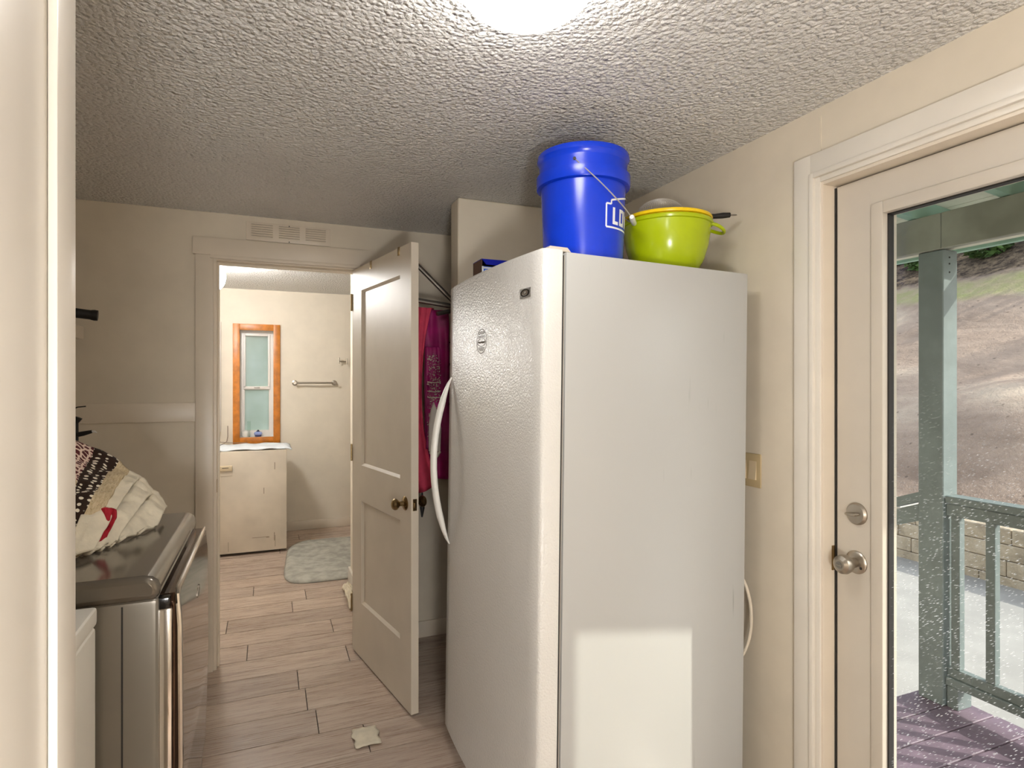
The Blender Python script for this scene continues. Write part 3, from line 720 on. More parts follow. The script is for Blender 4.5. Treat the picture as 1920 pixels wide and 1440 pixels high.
B(X0 + .002, X1 - .002, Y0 - .0015, Y0, Z0, Z1 - .027).build('front_print', 'box_mid', bx_)
B(X0 + .006, X1 - .006, Y0 - .0024, Y0 - .001, Z1 - .036, Z1 - .029).build('white_band', 'logo_white', bx_)
B(X0 + .001, X0 + .008, Y0 - .0024, Y0 - .001, Z0, Z1 - .027).build('white_stripe', 'logo_white', bx_)
for i in range(4): MB().lathe([(0, -.002), (.0065, -.002), (.0065, -.0026), (0, -.0026)], (X0 + .018 + .026 * i, Y0, Z1 - .046), 'y', 16).build('printed_dot', 'logo_white', bx_)

# ------------------------------------------------------------------ switch
sw = thing('light_switch', 'almond double rocker light switch on the right wall', 'switch', (XR, 1.63, 1.12))
B(XR - .006, XR, 1.574, 1.690, 1.061, 1.178, bev=.003).build('plate', 'beige_plate', sw)
for yy in (1.6085, 1.6555):
    m = MB(); m.prism([(XR - .0062, yy - .0165, 1.087), (XR - .0125, yy - .0165, 1.089), (XR - .0085, yy - .0165, 1.120), (XR - .0062, yy - .0165, 1.152), (XR - .004, yy - .0165, 1.152), (XR - .004, yy - .0165, 1.087)], (0, .033, 0))
    m.build('rocker', 'beige_rocker', sw)

# ------------------------------------------------------------------ vent grille
vt = thing('vent_grille', 'beige louvred vent grille above the interior doorway', 'vent', (.1, YB, 2.148))
B(-.101, .307, YB - .006, YB, 2.148, 2.241, bev=.002).build('plate', 'trim', vt)
for gx in (-.075, .055, .185):
    for i in range(6):
        z_ = 2.165 + i * .0115
        B(gx, gx + .097, YB - .0068, YB - .005, z_ + .0052, z_ + .0082).build('slot', 'dark_gap', vt)
        MB().prism([(gx - .002, YB - .0055, z_ + .0085), (gx - .002, YB - .0125, z_ + .0045), (gx - .002, YB - .0115, z_ + .0035), (gx - .002, YB - .0055, z_ + .0060)], (.101, 0, 0)).build('louvre', 'trim', vt)
for sx_, sz2 in ((.103, 2.234), (.103, 2.153)):
    MB().lathe([(0, -.0065), (.003, -.0065), (.003, -.008), (0, -.008)], (sx_, YB, sz2), 'y', 10).build('screw', 'dark_gap', vt)

# ================================================================== DRYER AND WASHER
dy = thing('dryer', 'graphite metallic dryer with a glossy mirrored door', 'dryer', (-.58, 1.775, 0))
DY0, DY1, DFX = 1.437, 2.117, -.212
B(-.97, DFX, DY0, DY1, .03, .972, bev=.012, seg=3).build('cabinet', 'dryer', dy)
B(DFX - .066, DFX - .063, DY0 - .0012, DY0 + .003, .03, .962).build('side_seam', 'dark_gap', dy)
tp = MB()
pf = [(-.97, .968), (-.97, 1.012), (-.962, 1.020), (-.240, 1.020), (-.224, 1.017), (-.213, 1.008), (-.208, .994), (-.210, .980), (-.216, .968)]
bmv = MB().prism([(a, DY0 - .004, b) for a, b in pf], (0, DY1 - DY0 + .008, 0), True)
to = bmv.build('top', 'dryer_top', dy); bv = to.modifiers.new('round', 'BEVEL'); bv.width = .014; bv.segments = 3; bv.limit_method = 'ANGLE'; bv.angle_limit = R(50)
B(-.255, -.192, DY0 + .012, DY1 - .012, .930, .968, bev=.004).build('control_slot', 'black_gloss', dy)
# door : curved glossy panel with chrome rim
dpf = [(-.214, .30), (-.190, .30), (-.180, .315), (-.172, .60), (-.174, .90), (-.179, .962), (-.186, .970), (-.214, .970)]
MB().prism([(a, DY0 + .034, b) for a, b in dpf], (0, DY1 - DY0 - .058, 0), True).build('door', 'dryer_door', dy)
cr = MB()
cr.tube([(-.183, DY0 + .032, .32), (-.174, DY0 + .031, .60), (-.176, DY0 + .031, .90), (-.181, DY0 + .033, .966), (-.183, DY0 + .06, .971), (-.183, DY1 - .03, .971)], .0055, 8)
cr.build('door_rim', 'chrome', dy)
B(-.216, -.188, DY0 + .010, DY0 + .030, .10, .945, bev=.006).build('front_pillar', 'chrome', dy)
B(-.213, -.190, DY0 + .012, DY1 - .012, .05, .29, bev=.008).build('lower_panel', 'dryer', dy)
sc = [(-.1725 , 1.78 + .05 * t_, .858 + .010 * math.sin(t_ * 16) + .008 * t_) for t_ in [i / 20 for i in range(21)]]
MB().tube(sc, .0016, 6).build('script_emblem', 'chrome', dy)
for fx in (-.93, -.26):
    for fy in (DY0 + .05, DY1 - .05): MB().lathe([(0, 0), (.022, 0), (.022, .014), (.01, .016), (.01, .034), (0, .034)], (fx, fy, 0), 'z', 12).build('foot', 'black', dy)
ws = thing('washer', 'white washing machine between the jamb and the graphite dryer', 'washer', (-.66, 1.06, 0))
B(-1.0, -.316, .725, 1.412, .03, .938, bev=.008, seg=3).build('cabinet', 'washer', ws)
B(-1.0, -.314, .722, 1.415, .941, .977, bev=.008, seg=3).build('top', 'washer', ws)
B(-.80, -.36, .78, 1.36, .976, .984, bev=.003).build('lid', 'washer', ws)
B(-1.0, -.86, .73, 1.41, .976, 1.09, bev=.012).build('control_console', 'washer', ws)
for fx in (-.95, -.36):
    for fy in (.77, 1.36): MB().lathe([(0, 0), (.022, 0), (.022, .014), (.01, .016), (.01, .034), (0, .034)], (fx, fy, 0), 'z', 12).build('foot', 'black', ws)

# ------------------------------------------------------------------ laundry heap
def lerp(a, b, t_): return Vector(a).lerp(Vector(b), t_)
def poly(pts, t_):
    t_ *= len(pts) - 1; i = min(int(t_), len(pts) - 2); return lerp(pts[i], pts[i + 1], t_ - i)
DT = 1.0205
def heap(ridge, near, sag, fold, seed, ff=7):
    def fn(u, w):
        a, b = poly(ridge, u), poly(near, u)
        p = a.lerp(b, w)
        belly = math.sin(math.pi * w) * sag
        p = p + Vector((.25 * belly, -.75 * belly, .62 * belly))
        q = p * 1.0
        nz = noise.noise(q * (1.2 * ff) + Vector((seed, 0, seed))) * fold + noise.noise(q * 21 + Vector((seed * 3, 1, 0))) * fold * .55 + noise.noise(q * 48 + Vector((0, seed, 2))) * fold * .22
        p += Vector((.3, -.6, .75)) * nz * (1 - .5 * w)
        p.z = max(p.z, DT + .004 + .006 * (.5 + .5 * math.sin(23 * u + seed)))
        return p
    return fn
rd = [(-.86, 2.04, 1.30), (-.62, 2.03, 1.29), (-.495, 2.02, 1.255), (-.40, 2.02, 1.192), (-.372, 2.02, 1.165)]
nr = [(-.80, 1.56, 1.03), (-.60, 1.56, 1.03), (-.48, 1.585, 1.03), (-.425, 1.60, 1.03), (-.395, 1.635, 1.03)]
tag(MB().grid(heap(rd, nr, .05, .030, 1.3), 70, 46).build('patchwork_quilt', 'quilt', solid=.014), 'beige patchwork quilt with brown polka-dot band heaped on the dryer', 'quilt')
rd2 = [(-.42, 2.03, 1.170), (-.38, 2.03, 1.168), (-.345, 2.03, 1.145)]
nr2 = [(-.425, 1.60, 1.028), (-.405, 1.615, 1.028), (-.378, 1.65, 1.028)]
tag(MB().grid(heap(rd2, nr2, .055, .030, 5.1, 5), 26, 46).build('bath_towel', 'towel', solid=.012), 'off-white folded towel lying against the patchwork quilt', 'towel')
rd3 = [(-.40, 2.045, 1.13), (-.345, 2.05, 1.13), (-.312, 2.05, 1.095)]
nr3 = [(-.415, 1.64, 1.026), (-.375, 1.67, 1.026), (-.352, 1.72, 1.026)]
tag(MB().grid(heap(rd3, nr3, .04, .034, 9.4, 5), 26, 46).build('bath_towel', 'towel', solid=.012), 'crumpled off-white towel between folded towel and red cloth', 'towel')
rd5 = [(-.345, 2.04, 1.10), (-.31, 2.06, 1.085), (-.285, 2.06, 1.045)]
nr5 = [(-.39, 1.69, 1.026), (-.34, 1.77, 1.026), (-.285, 1.90, 1.026)]
tag(MB().grid(heap(rd5, nr5, .022, .026, 14.2, 4), 30, 40).build('hand_towel', 'towel', solid=.010), 'fluffy off-white towel spread at the edge of the dryer top', 'towel')
def redfn(u, w):
    a = Vector((-.3875, 1.765, 1.108)).lerp(Vector((-.358, 1.775, 1.103)), u); b = Vector((-.395, 1.735, 1.030)).lerp(Vector((-.366, 1.745, 1.034)), u)
    p = a.lerp(b, w); n_ = noise.noise(Vector((u * 3, w * 4, 1.5))) * .012 + math.sin(w * 3.14) * .010
    return p + Vector((.008 + .25 * n_ + .006 * math.sin(w * 5), -.034 - n_, .008 + .3 * n_))
tag(MB().grid(redfn, 16, 22).build('red_cloth', 'red', solid=.008), 'small red knitted cloth tucked among the white towels', 'cloth')

# ------------------------------------------------------------------ shelf, tube and pronged pole at the left wall
sh = thing('wall_shelf', 'white wall shelf whose end shows past the jamb', 'shelf', (-.9, 2.3, 1.61))
B(XL, -.742, 1.3, 3.12, 1.614, 1.670, bev=.004).build('board', 'trim', sh)
for yy in (1.5, 2.3, 3.02): MB().prism([(XL, yy, 1.614), (-.80, yy, 1.614), (-.82, yy, 1.60), (XL, yy, 1.45)], (0, .02, 0)).build('bracket', 'trim', sh)
tb_ = thing('black_tube', 'black tube with a flared end lying across the wall shelf', 'tube', (-.85, 3.04, 1.67))
MB().tube([(-1.02, 3.0, 1.7475), (-.698, 3.048, 1.7155)], .0205, 18).build('shaft', 'black', tb_)
MB().tube([(-.700, 3.048, 1.7157), (-.688, 3.0496, 1.7147), (-.676, 3.051, 1.7137)], [.0215, .0235, .0225], 18).build('end_cap', 'black', tb_)
pp = thing('hook_rack', 'black pole with a white-tipped prong standing behind the laundry', 'rack', (-.78, 3.1, 0))
MB().tube([(-.766, 3.1, 0), (-.766, 3.1, 1.262)], .009, 10).build('pole', 'black', pp)
MB().tube([(-.766, 3.1, 1.20), (-.74, 3.1, 1.205), (-.708, 3.1, 1.213)], [.011, .0105, .007], 10).build('prong', 'black', pp)
MB().tube([(-.709, 3.1, 1.2125), (-.698, 3.1, 1.2125), (-.690, 3.1, 1.207)], [.0055, .0045, .002], 8).build('prong_tip', 'white_plastic', pp)
MB().tube([(-.766, 3.1, 1.255), (-.757, 3.1, 1.275)], [.010, .015], 10).build('top_cup', 'black', pp)
MB().lathe([(0, 0), (.11, 0), (.11, .012), (.02, .02), (0, .02)], (-.766, 3.1, 0), 'z', 24).build('base', 'black', pp)
tag(MB().tube([(-.90, 3.16, 1.29), (-.83, 3.16, 1.292), (-.775, 3.16, 1.318), (-.745, 3.16, 1.321)], .003, 6).build('wire_hook', 'black'), 'thin black wire hook beside the rail board', 'hook')

# ================================================================== CLOSET ALCOVE : rack and clothes
rk = thing('drying_rack', 'grey folding arm rack fixed behind the partition wall', 'rack', (.88, 2.86, 1.80))
HB = Vector((.885, 2.885, 1.806))
B(.865, .93, 2.72, 2.73, 1.72, 2.02, bev=.003).build('mount_plate', 'rod', rk)
MB().tube([(.90, 2.728, 1.806), HB], .012, 10).build('bracket', 'rod', rk)
MB().lathe([(0, -.05), (.02, -.05), (.022, 0), (.02, .04), (0, .04)], HB, 'z', 16).build('hub', 'rod', rk)
MB().tube([HB + Vector((-.005, 0, .01)), (.690, 2.90, 1.998), (.655, 2.905, 2.034)], .0115, 10).build('arm', 'rod', rk)
MB().tube([HB, (.60, 2.92, 1.846)], .0125, 10).build('arm', 'rod', rk)
MB().tube([HB + Vector((0, 0, -.012)), (.772, 2.868, 1.766)], .011, 10).build('arm', 'rod', rk)
def garment(x0, x1, yc, zt, zb0, zb1, folds, amp, seed, drape=.012, pinch=0.0):
    def fn(u, w):
        if w < .06:
            t_ = w / .06; back = (1 - t_)
        else: back = 0
        z_ = zt - (zt - (zb0 + (zb1 - zb0) * u)) * max(0, (w - .03)) / .97
        x = x0 + (x1 - x0) * (u - .5) * (1 + .0 * w) + (x1 - x0) * .5 + .012 * noise.noise(Vector((seed, w * 3, 0))) * w - pinch * u * math.sin(math.pi * min(1, w * 1.08)) ** .7
        y_ = yc + amp * math.sin(folds * u * math.pi * 2 + seed) * (.25 + .75 * w) + .012 * noise.noise(Vector((u * 4, w * 4, seed)))
        return (x, y_ + back * drape, z_ + (.006 * (1 - back)))
    return fn
def hang(name, label, mat, *a, cat='garment', **k):
    return tag(MB().grid(garment(*a, **k), 40, 40).build(name, mat, solid=.006), label, cat, 'clothes on the folding rack')
gm = thing('scarf', 'magenta scarf with a jewelled end hanging from the folding rack', 'scarf', (.78, 2.93, 1.8), group='clothes on the folding rack')
MB().grid(garment(.735, .858, 2.955, 1.792, .93, .93, 1.6, .014, 2.0), 40, 40).build('cloth', 'magenta', gm, solid=.006)
gj = MB().grid(garment(.730, .802, 2.915, 1.60, 1.09, 1.09, .8, .005, 1.0), 20, 40).build('jewelled_panel', 'magenta', gm, solid=.005)
sq = MB()
for i in range(420):
    z_ = random.uniform(1.16, 1.57); x = random.uniform(.732, .800)
    if abs(z_ - 1.40) < .012 or abs(z_ - 1.37) < .006 or random.random() < .75:
        s_ = random.uniform(.0016, .0046); y_ = 2.897
        sq.add([(x - s_, y_, z_), (x, y_ - .003, z_ + s_), (x + s_, y_, z_), (x, y_ + .001, z_ - s_), (x, y_ - .005, z_)], [(0, 1, 4), (1, 2, 4), (2, 3, 4), (3, 0, 4)])
for z_ in (1.43, 1.385, 1.355): sq.tube([(.732, 2.898, z_), (.765, 2.894, z_ - .004), (.800, 2.898, z_)], .0028, 6)
so_ = sq.build('sequins', 'sequin', gj); so_['kind'] = 'stuff'
hang('shawl', 'rose pink shawl hanging beside the open door edge', 'pink', .655, .772, 2.915, 1.796, .86, .90, 1.3, .010, .4, cat='shawl', pinch=.065)
gp_ = thing('satin_pouch', 'pale grey pointed satin pouch hanging over the magenta scarf', 'pouch', (.78, 2.89, 1.2))
pg = [(.737, 1.085), (.797, 1.085), (.801, 1.20), (.793, 1.25), (.762, 1.335), (.747, 1.29), (.737, 1.22)]
po = MB().prism([(a, 2.885, b) for a, b in pg], (0, .012, 0)).build('pouch', 'grey_cloth', gp_)
po.modifiers.new('round', 'BEVEL').width = .004
MB().tube([(.742, 2.888, 1.084), (.757, 2.884, 1.066), (.777, 2.884, 1.064), (.795, 2.888, 1.084)], [.006, .010, .010, .006], 8).build('beaded_edge', 'sequin', gp_)
tag(MB().tube([(.715, 2.945, 1.80), (.716, 2.945, .9), (.716, 2.935, .80), (.714, 2.935, .755)], [.002, .002, .012, .004], 8).build('tassel', 'black'), 'thin black cord with a tassel hanging below the pink shawl', 'tassel')
B(.83, 1.45, YB - .003, YB, 1.655, 1.660).build('panel_seam', 'dark_gap', bpy.data.objects['wall_back'])
hb = thing('handbag', 'dark bag with a strap hanging behind the clothes', 'bag', (.90, 3.1, 1.2))
MB().tube([(.862, 3.10, 1.31), (.858, 3.10, 1.42), (.868, 3.10, 1.50), (.90, 3.10, 1.53), (.94, 3.10, 1.50), (.95, 3.10, 1.31)], .007, 8).build('strap', 'black', hb)
B(.845, .97, 3.06, 3.14, 1.28, 1.32, bev=.008).build('top_band', 'black', hb)
B(.85, .965, 3.055, 3.145, 1.02, 1.285, bev=.012).build('body', 'dark_gap', hb)
B(.885, .915, YB - .11, YB, 1.52, 1.535).build('wall_peg', 'black', hb)

# ================================================================== BACK ROOM OBJECTS
ch = thing('small_chest', 'worn cream mini fridge under the slim window', 'mini fridge', (-.16, 5.7, 0))
B(-.46, .147, 5.475, 6.00, .03, .862, bev=.006).build('body', 'chest', ch)
dch = B(-.46, .149, 5.425, 5.472, .022, .862, bev=.005).build('door', 'chest', ch)
B(-.371, -.269, 5.412, 5.428, .705, .748, bev=.005).build('handle', 'beige_rocker', dch)
B(-.371, -.269, 5.4225, 5.4265, .664, .704).build('handle_recess', 'chest', dch)
B(-.346, -.296, 5.4105, 5.4125, .729, .733).build('handle_mark', 'dark_gap', dch)
B(-.46, .147, 5.50, 5.99, 0, .03).build('plinth', 'dark_gap', ch)
for sx_, z0_, z1_, ww in ((.058, .05, .145, .002), (.052, .10, .17, .003), (-.06, .135, .139, .06), (.0, .13, .138, .012), (.055, .70, .76, .003), (-.30, .04, .12, .002), (-.03, .50, .55, .003)):
    B(sx_ - ww, sx_ + ww, 5.4244, 5.4255, z0_, z1_).build('scuff', 'scuff', dch)
def cl(u, w):
    x = -.47 + .66 * u; y_ = 5.45 + .49 * w
    z_ = .874 + .006 * noise.noise(Vector((u * 7, w * 5, 0))) + .004 * math.sin(u * 20 + w * 6)
    if x > .155: z_ -= (x - .155) * .55
    return (x, y_ + .02 * noise.noise(Vector((u * 4, 1, 1))), z_)
tag(MB().grid(cl, 44, 24).build('cover_cloth', 'white_cloth', solid=.008), 'white cloth spread over the worn cream mini fridge', 'cloth')
tw = thing('towel_bar', 'brushed nickel towel bar on the end wall', 'towel bar', (.425, YF, 1.43))
MB().tube([(.240, YF - .06, 1.431), (.612, YF - .06, 1.431)], .009, 12).build('bar', 'nickel', tw)
for xx in (.242, .610):
    MB().lathe([(0, 0), (.026, 0), (.026, -.006), (.013, -.010), (.012, -.066), (.015, -.074), (0, -.074)], (xx, YF, 1.431), 'y', 20).build('post', 'nickel', tw)
hk = thing('robe_hook', 'small nickel double hook near the wall end', 'hook', (.69, YF, 1.65))
MB().tube([(.652, YF - .05, 1.622), (.652, YF - .05, 1.682)], .007, 8).build('prong', 'nickel', hk)
MB().tube([(.728, YF - .05, 1.616), (.728, YF - .05, 1.676)], .007, 8).build('prong', 'nickel', hk)
MB().tube([(.652, YF - .05, 1.646), (.728, YF - .05, 1.643)], .0055, 8).build('crossbar', 'nickel', hk)
MB().tube([(.69, YF - .05, 1.645), (.69, YF, 1.645)], .007, 8).build('stem', 'nickel', hk)
def rug(u, w):
    # rounded rectangle in plan, slightly skewed
    a = u * 2 - 1; b = w * 2 - 1
    k_ = (abs(a) ** 5 + abs(b) ** 5) ** .2; mx = max(abs(a), abs(b)) or 1e-6
    s_ = (mx / k_) if k_ > 1e-6 else 1
    a *= s_; b *= s_
    x = .515 + .385 * a + .04 * b; y_ = 5.08 + .60 * b
    e = min(1, (1 - max(abs(u * 2 - 1), abs(w * 2 - 1))) * 9)
    z_ = .003 + .022 * e ** .5 + .004 * noise.noise(Vector((x * 16, y_ * 14, 0))) * e + .03 * max(0, noise.noise(Vector((x * 2.2 + 4, y_ * 2.2, 5)))) * (1 if b > .6 and a < -.5 else 0)
    return (x, y_, z_)
rg = MB().grid(rug, 50, 60)
tag(rg.build('bath_rug', 'rug', solid=.004), 'grey plush bath rug on the floor beyond the doorway', 'rug')
cu_ = thing('candle_jar', 'frosted white jar on the window sill', 'jar', (-.195, YF + .04, WZ0 + .012))
MB().lathe([(0, 0), (.026, 0), (.034, .012), (.036, .04), (.032, .052), (.026, .05), (.026, .012), (0, .01)], (-.195, YF + .045, WZ0 + .0125), 'z', 24).build('body', 'white_plastic', cu_)
bl = thing('perfume_bottle', 'pale blue round bottle with dark stopper on the sill', 'bottle', (-.08, YF + .045, WZ0 + .012))
MB().lathe([(0, 0), (.026, 0), (.028, .014), (.036, .022), (.037, .034), (.028, .044), (.010, .048), (0, .048)], (-.085, YF + .045, WZ0 + .0125), 'z', 24).build('body', plain('pale_blue_glass', (150, 168, 226), .2), bl)
MB().lathe([(0, .047), (.017, .047), (.010, .056), (.004, .064), (0, .066)], (-.085, YF + .045, WZ0 + .0125), 'z', 16).build('stopper', plain('navy_plastic', (20, 22, 60), .3), bl)
MB().lathe([(.0295, .0), (.0295, .014), (.027, .014), (.027, 0)], (-.085, YF + .045, WZ0 + .0126), 'z', 24, True).build('base_band', plain('dark_blue_glass', (48, 50, 96), .3), bl)
vs_ = thing('glass_vase', 'tall clear glass at the left of the window sill', 'glass', (-.16, YF + .06, WZ0 + .012))
MB().lathe([(0, .002), (.016, .002), (.016, .15), (.014, .15), (.014, .006), (0, .006)], (-.165, YF + .022, WZ0 + .0125), 'z', 20).build('body', 'clear', vs_)
pn = thing('wall_panel', 'white cabinet edge just inside the doorway on the end wall', 'cabinet', (-.47, YF, 1.5))
B(-.56, -.402, YF - .05, YF, .98, 2.0, bev=.004).build('body', 'vinyl', pn)
B(-.55, -.41, YF - .054, YF - .049, 1.0, 1.98).build('door', 'vinyl', pn)
tag(MB().tube([(-.345, YF - .01, 1.03), (-.345, YF - .012, .93), (-.35, YF - .06, .889), (-.365, 5.95, .884), (-.39, 5.75, .884), (-.43, 5.56, .884)], .003, 6).build('lamp_cord', 'thin_cord'), 'thin grey cord draped over the white cloth', 'cord')
tag(MB().tube([(-.46, 5.97, .895), (-.40, 5.97, .898), (-.33, 5.96, .890), (-.26, 5.955, .886), (-.17, 5.95, .885)], .0028, 6).build('lamp_cord', 'thin_cord'), 'brown cord running along the back of the white cloth', 'cord')
# rag at the wall end and scrap on the floor
def rag(cx_, cy_, sx2, sy2, h_, sd2):
    def fn(u, w):
        a, b = u * 2 - 1, w * 2 - 1; f_2 = max(0, 1 - (a * a + b * b) * .55)
        return (cx_ + sx2 * a * (1 + .2 * noise.noise(Vector((sd2, b * 2, 0)))), cy_ + sy2 * b * (1 + .2 * noise.noise(Vector((a * 2, sd2, 0)))), .006 + h_ * f_2 * (.55 + .6 * abs(noise.noise(Vector((u * 5 + sd2, w * 5, 2))))))
    return fn
tag(MB().grid(rag(.503, 4.06, .028, .20, .10, 3.3), 18, 30).build('white_rag', 'towel', solid=.006), 'crumpled white rag by the foot of the short wall end', 'rag')
tag(MB().grid(rag(.365, 2.44, .05, .065, .006, 6.0), 10, 10).build('paper_scrap', 'towel', solid=.002), 'scrap of pale paper on the plank floor', 'paper')

# ================================================================== OUTSIDE
PZ = -.48
struct('ground', B(XR + .15, 6.43, -14, 26, PZ - .2, PZ), 'concrete', 'pale concrete patio beyond the porch', 'patio')
# retaining wall of blocks
rw = thing('retaining_wall', 'tan split-face block retaining wall behind the patio', 'wall', (6.6, 4, PZ))
RWX = 6.43; Lb = .45; CH = .15
z_ = PZ - .07; row = 0
offs = [.28, .05, .20, .02]
while row < 4:
    yy = -2.0 + offs[row]
    while yy < 16:
        B(RWX + row * .012, RWX + .28, yy + .003, yy + Lb - .003, z_ + .002, z_ + CH - .002, bev=.008, seg=1).build('block', 'block', rw)
        yy += Lb
    z_ += CH; row += 1
WT = z_
struct('path_top', B(RWX + .06, RWX + .95, 4.5, 12, WT - .1, WT + .05), 'slab', 'pale concrete ledge above the retaining wall', 'ledge')
# hillside
def hill(u, w):
    x = RWX + .2 + 14.5 * u; y_ = -16 + 46 * w
    z_ = WT - .02 + .577 * max(0, x - 6.75) + .16 * noise.noise(Vector((x * .5, y_ * .35, 0))) * min(1, (x - 6.5) * .8) + .06 * noise.noise(Vector((x * 1.7, y_ * 1.4, 4)))* min(1, (x - 6.5))
    # soil mound
    d_ = ((x - 8.2) / .8) ** 2 + ((y_ - 4.3) / 1.3) ** 2
    z_ += .38 * math.exp(-d_)
    return (x, y_, z_)
struct('hillside', MB().grid(hill, 110, 190), 'dirt', 'bare brown soil hillside rising behind the patio', 'hillside')
# porch deck boards
dk = thing('porch_deck', 'mauve composite porch deck outside the glazed door', 'deck', (2.4, 1.0, -.1))
yy = 1.985
while yy > -.4:
    xe = 3.09 - (.0 if yy > 1.9 else 0) + random.uniform(-.006, .006)
    B(XR + .155, xe, yy - .140, yy - .001, -.128, -.1, bev=.003, seg=1).build('deck_board', 'deck', dk); yy -= .146
for xx in (1.78, 2.40, 3.0): B(xx, xx + .04, -.30, 1.96, -.27, -.128).build('joist', 'porch', dk)
st = thing('porch_step', 'mauve step at the far end of the porch deck', 'step', (2.3, 2.1, PZ))
B(XR + .2, 2.86, 2.0, 2.27, -.318, -.29, bev=.003, seg=1).build('tread', 'deck', st)
for xx in (1.85, 2.78): B(xx, xx + .04, 2.0, 2.26, PZ, -.318).build('stringer', 'porch', st)
# posts and beam
ps = thing('porch_post', 'tall grey-green porch post by the railing corner', 'post', (3.0, 1.9, -.1))
B(2.945, 3.05, 1.836, 1.953, -.1, 2.056, bev=.004, seg=1).build('post', 'porch', ps)
B(2.965, 3.065, 1.782, 1.832, -.1, .0, bev=.003, seg=1).build('foot_block', 'porch', ps)
for zz in (2.02, 1.99, 1.95): MB().lathe([(0, 0), (.004, 0), (.004, -.003), (0, -.003)], (2.99, 1.836, zz), 'y', 8).build('nail', 'dark_gap', ps)
tag(B(2.30, 2.398, -.10, .0, -.1, 2.30, bev=.004, seg=1).build('porch_post', 'porch'), 'added square post, out of view, trimming the sun patch on the freezer', 'post')  # out-of-view post, added to block sun left of the freezer's sun patch
bmn = thing('porch_beam', 'long grey-green beam carrying the porch roof', 'beam', (3.0, 1.0, 2.15))
B(2.935, 2.975, 1.842, 3.2, 2.058, 2.228, bev=.003, seg=1).build('beam_board', 'porch_beam', bmn)
B(2.935, 2.975, -.04, 1.840, 2.058, 2.228, bev=.003, seg=1).build('beam_board', 'porch_beam', bmn)
B(2.977, 3.06, -.04, 3.2, 2.066, 2.226, bev=.003, seg=1).build('beam_core', 'cream_board', bmn)
B(3.30, 3.33, -.04, 3.2, 2.10, 2.20, bev=.003, seg=1).build('fascia', 'mint', bmn)
# roof : rafters + boards, sloping down away from the house
rf = thing('porch_roof', 'porch roof of cream boards on mint rafters', 'roof', (2.4, 1.5, 2.3))
def rz(x): return 2.230 + .11 * (2.95 - x)
yy = -.04
while yy < 3.2:
    MB().prism([(XR + .155, yy, rz(XR + .155)), (3.29, yy, rz(3.29)), (3.29, yy, rz(3.29) + .10), (XR + .155, yy, rz(XR + .155) + .10)], (0, .04, 0)).build('rafter', 'mint', rf); yy += .40
xx = XR + .155
while xx < 3.29:
    xe = min(xx + .16, 3.292)
    MB().prism([(xx + .002, -.06, rz(xx) + .101), (xe - .002, -.06, rz(xe) + .101), (xe - .002, -.06, rz(xe) + .121), (xx + .002, -.06, rz(xx) + .121)], (0, 3.3, 0)).build('roof_board', 'cream_board', rf); xx += .16
MB().prism([(XR + .155, -.06, rz(XR + .155) + .123), (3.36, -.06, rz(3.36) + .123), (3.36, -.06, rz(3.36) + .14), (XR + .155, -.06, rz(XR + .155) + .14)], (0, 3.3, 0)).build('roofing', 'ink', rf)
# railing
rl = thing('porch_railing', 'grey-green porch railing with square balusters', 'railing', (2.98, .9, -.05))
B(2.955, 3.045, .02, 1.836, .858, .893, bev=.004, seg=1).build('top_rail', 'porch', rl)
B(2.965, 3.003, .02, 1.836, .800, .857, bev=.003, seg=1).build('under_rail', 'porch', rl)
B(2.958, 3.045, .02, 1.836, .003, .042, bev=.004, seg=1).build('bottom_rail', 'porch', rl)
B(2.972, 3.010, .02, 1.836, .042, .085, bev=.003, seg=1).build('lower_rail', 'porch', rl)
yy = 1.800
while yy > .05:
    B(2.974, 3.012, yy - .019, yy + .019, .086, .80, bev=.002, seg=1).build('baluster', 'porch', rl); yy -= .146
# stair handrail descending from the corner post
hr_ = thing('stair_handrail', 'grey-green handrail sloping down from the porch post', 'handrail', (3.0, 2.4, 0))
def slope(y0, y1, z0, dz, h_, x0, x1):
    return MB().prism([(x0, y0, z0), (x0, y1, z0 + dz), (x0, y1, z0 + dz + h_), (x0, y0, z0 + h_)], (x1 - x0, 0, 0))
slope(1.953, 2.75, .846, -.32, .046, 2.95, 3.04).build('cap', 'porch', hr_)
slope(1.953, 2.75, .752, -.32, .082, 2.962, 3.0).build('side_board', 'porch', hr_)
B(2.955, 3.04, 2.70, 2.79, PZ, .56, bev=.003, seg=1).build('newel', 'porch', hr_)
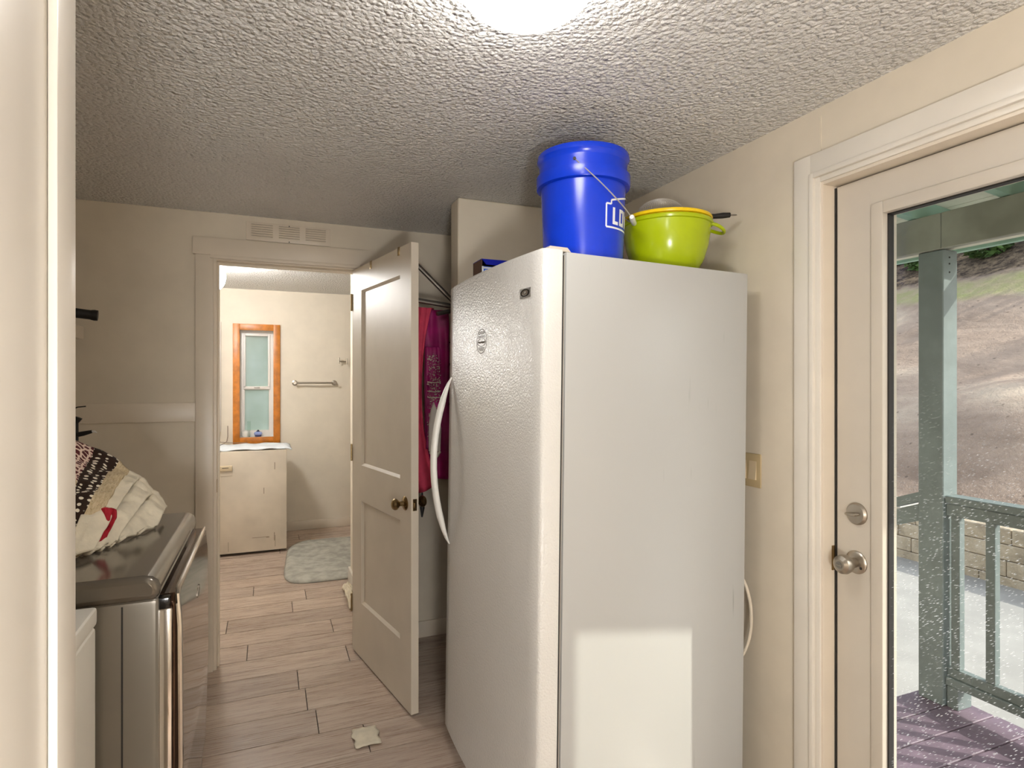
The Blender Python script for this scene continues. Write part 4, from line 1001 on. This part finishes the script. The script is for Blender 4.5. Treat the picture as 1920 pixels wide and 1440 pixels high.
# shrubs and trees on top of the hill
def foliage(c, rx, ry, rz2, n_, s_, mat_rand):
    m_ = MB()
    for i in range(n_):
        d_ = Vector((random.gauss(0, 1), random.gauss(0, 1), random.gauss(0, 1))).normalized() * random.uniform(.45, 1) ** .5
        p = Vector(c) + Vector((d_.x * rx, d_.y * ry, d_.z * rz2))
        a_ = Vector((random.gauss(0, 1), random.gauss(0, 1), random.gauss(0, .5))).normalized(); b_ = a_.cross(Vector((random.gauss(0, 1), random.gauss(0, 1), random.gauss(0, 1)))).normalized()
        L_ = s_ * random.uniform(.6, 1.3); w_ = L_ * .4
        m_.add([p - a_ * L_, p + b_ * w_, p + a_ * L_, p - b_ * w_], [(0, 1, 2, 3)])
    return m_
def hz_(x, y_): return hill((x - RWX - .2) / 14.5, (y_ + 16) / 46)[2]
shr = [(13.9, 9.9, .40, .36, 'low fern-like green shrub nearest the grass strip', 'leaf2'), (13.6, 8.95, .34, .34, 'pale green leafy shrub on the slope behind the post', 'leaf'),
       (13.75, 7.7, .42, .28, 'bright green bush hanging over the top of the bare slope', 'leaf'), (14.0, 6.6, .6, .45, 'broad green bush at the crest of the soil hillside', 'leaf'),
       (15.2, 8.2, 1.0, .9, 'tall dense green shrub behind the crest bushes', 'leaf2'), (15.8, 10.6, 1.3, 1.1, 'large dark shrub at the wooded crest', 'leaf2'), (15.4, 6.2, 1.1, .9, 'rounded dark shrub beside the broad green bush', 'leaf2'), (16.0, 13.0, 1.3, 1.2, 'spreading dark shrub farthest along the crest', 'leaf2')]
for x, y_, r_, hh, lab, mt in shr:
    z0 = hz_(x, y_); t = thing('shrub', lab.replace('a low', 'low'), 'shrub', (x, y_, z0), group='shrubs on the hilltop')
    fo = foliage((x, y_, z0 + hh * .9), r_, r_, hh, 700, .09, 0).build('foliage', mt, t); fo['kind'] = 'stuff'
    MB().tube([(x, y_, z0 - .1), (x, y_, z0 + hh * .8)], [.05, .02], 8).build('stem', 'bark', t)
trs = [(17.5, 2.5, 6.5, 'tall conifer on the hilltop past the broad bush'), (17.8, -3.0, 7.5, 'tall conifer on the hilltop farthest toward the patio gate'), (18.5, 8.5, 8.0, 'tall conifer rising behind the dense shrub')]
for x, y_, hh, lab in trs:
    z0 = hz_(x, y_); t = thing('conifer', lab, 'tree', (x, y_, z0), group='conifers on the hilltop')
    MB().tube([(x, y_, z0 - .3), (x, y_, z0 + hh)], [.16, .03], 10).build('trunk', 'bark', t)
    m_ = MB()
    for q in range(9):
        f_2 = q / 8; m2 = foliage((x, y_, z0 + hh * (.18 + .8 * f_2)), 1.5 * (1 - f_2) + .2, 1.5 * (1 - f_2) + .2, .35, 160, .16, 0); m_.add(m2.v, m2.f)
    fo = m_.build('foliage', 'leaf2', t); fo['kind'] = 'stuff'
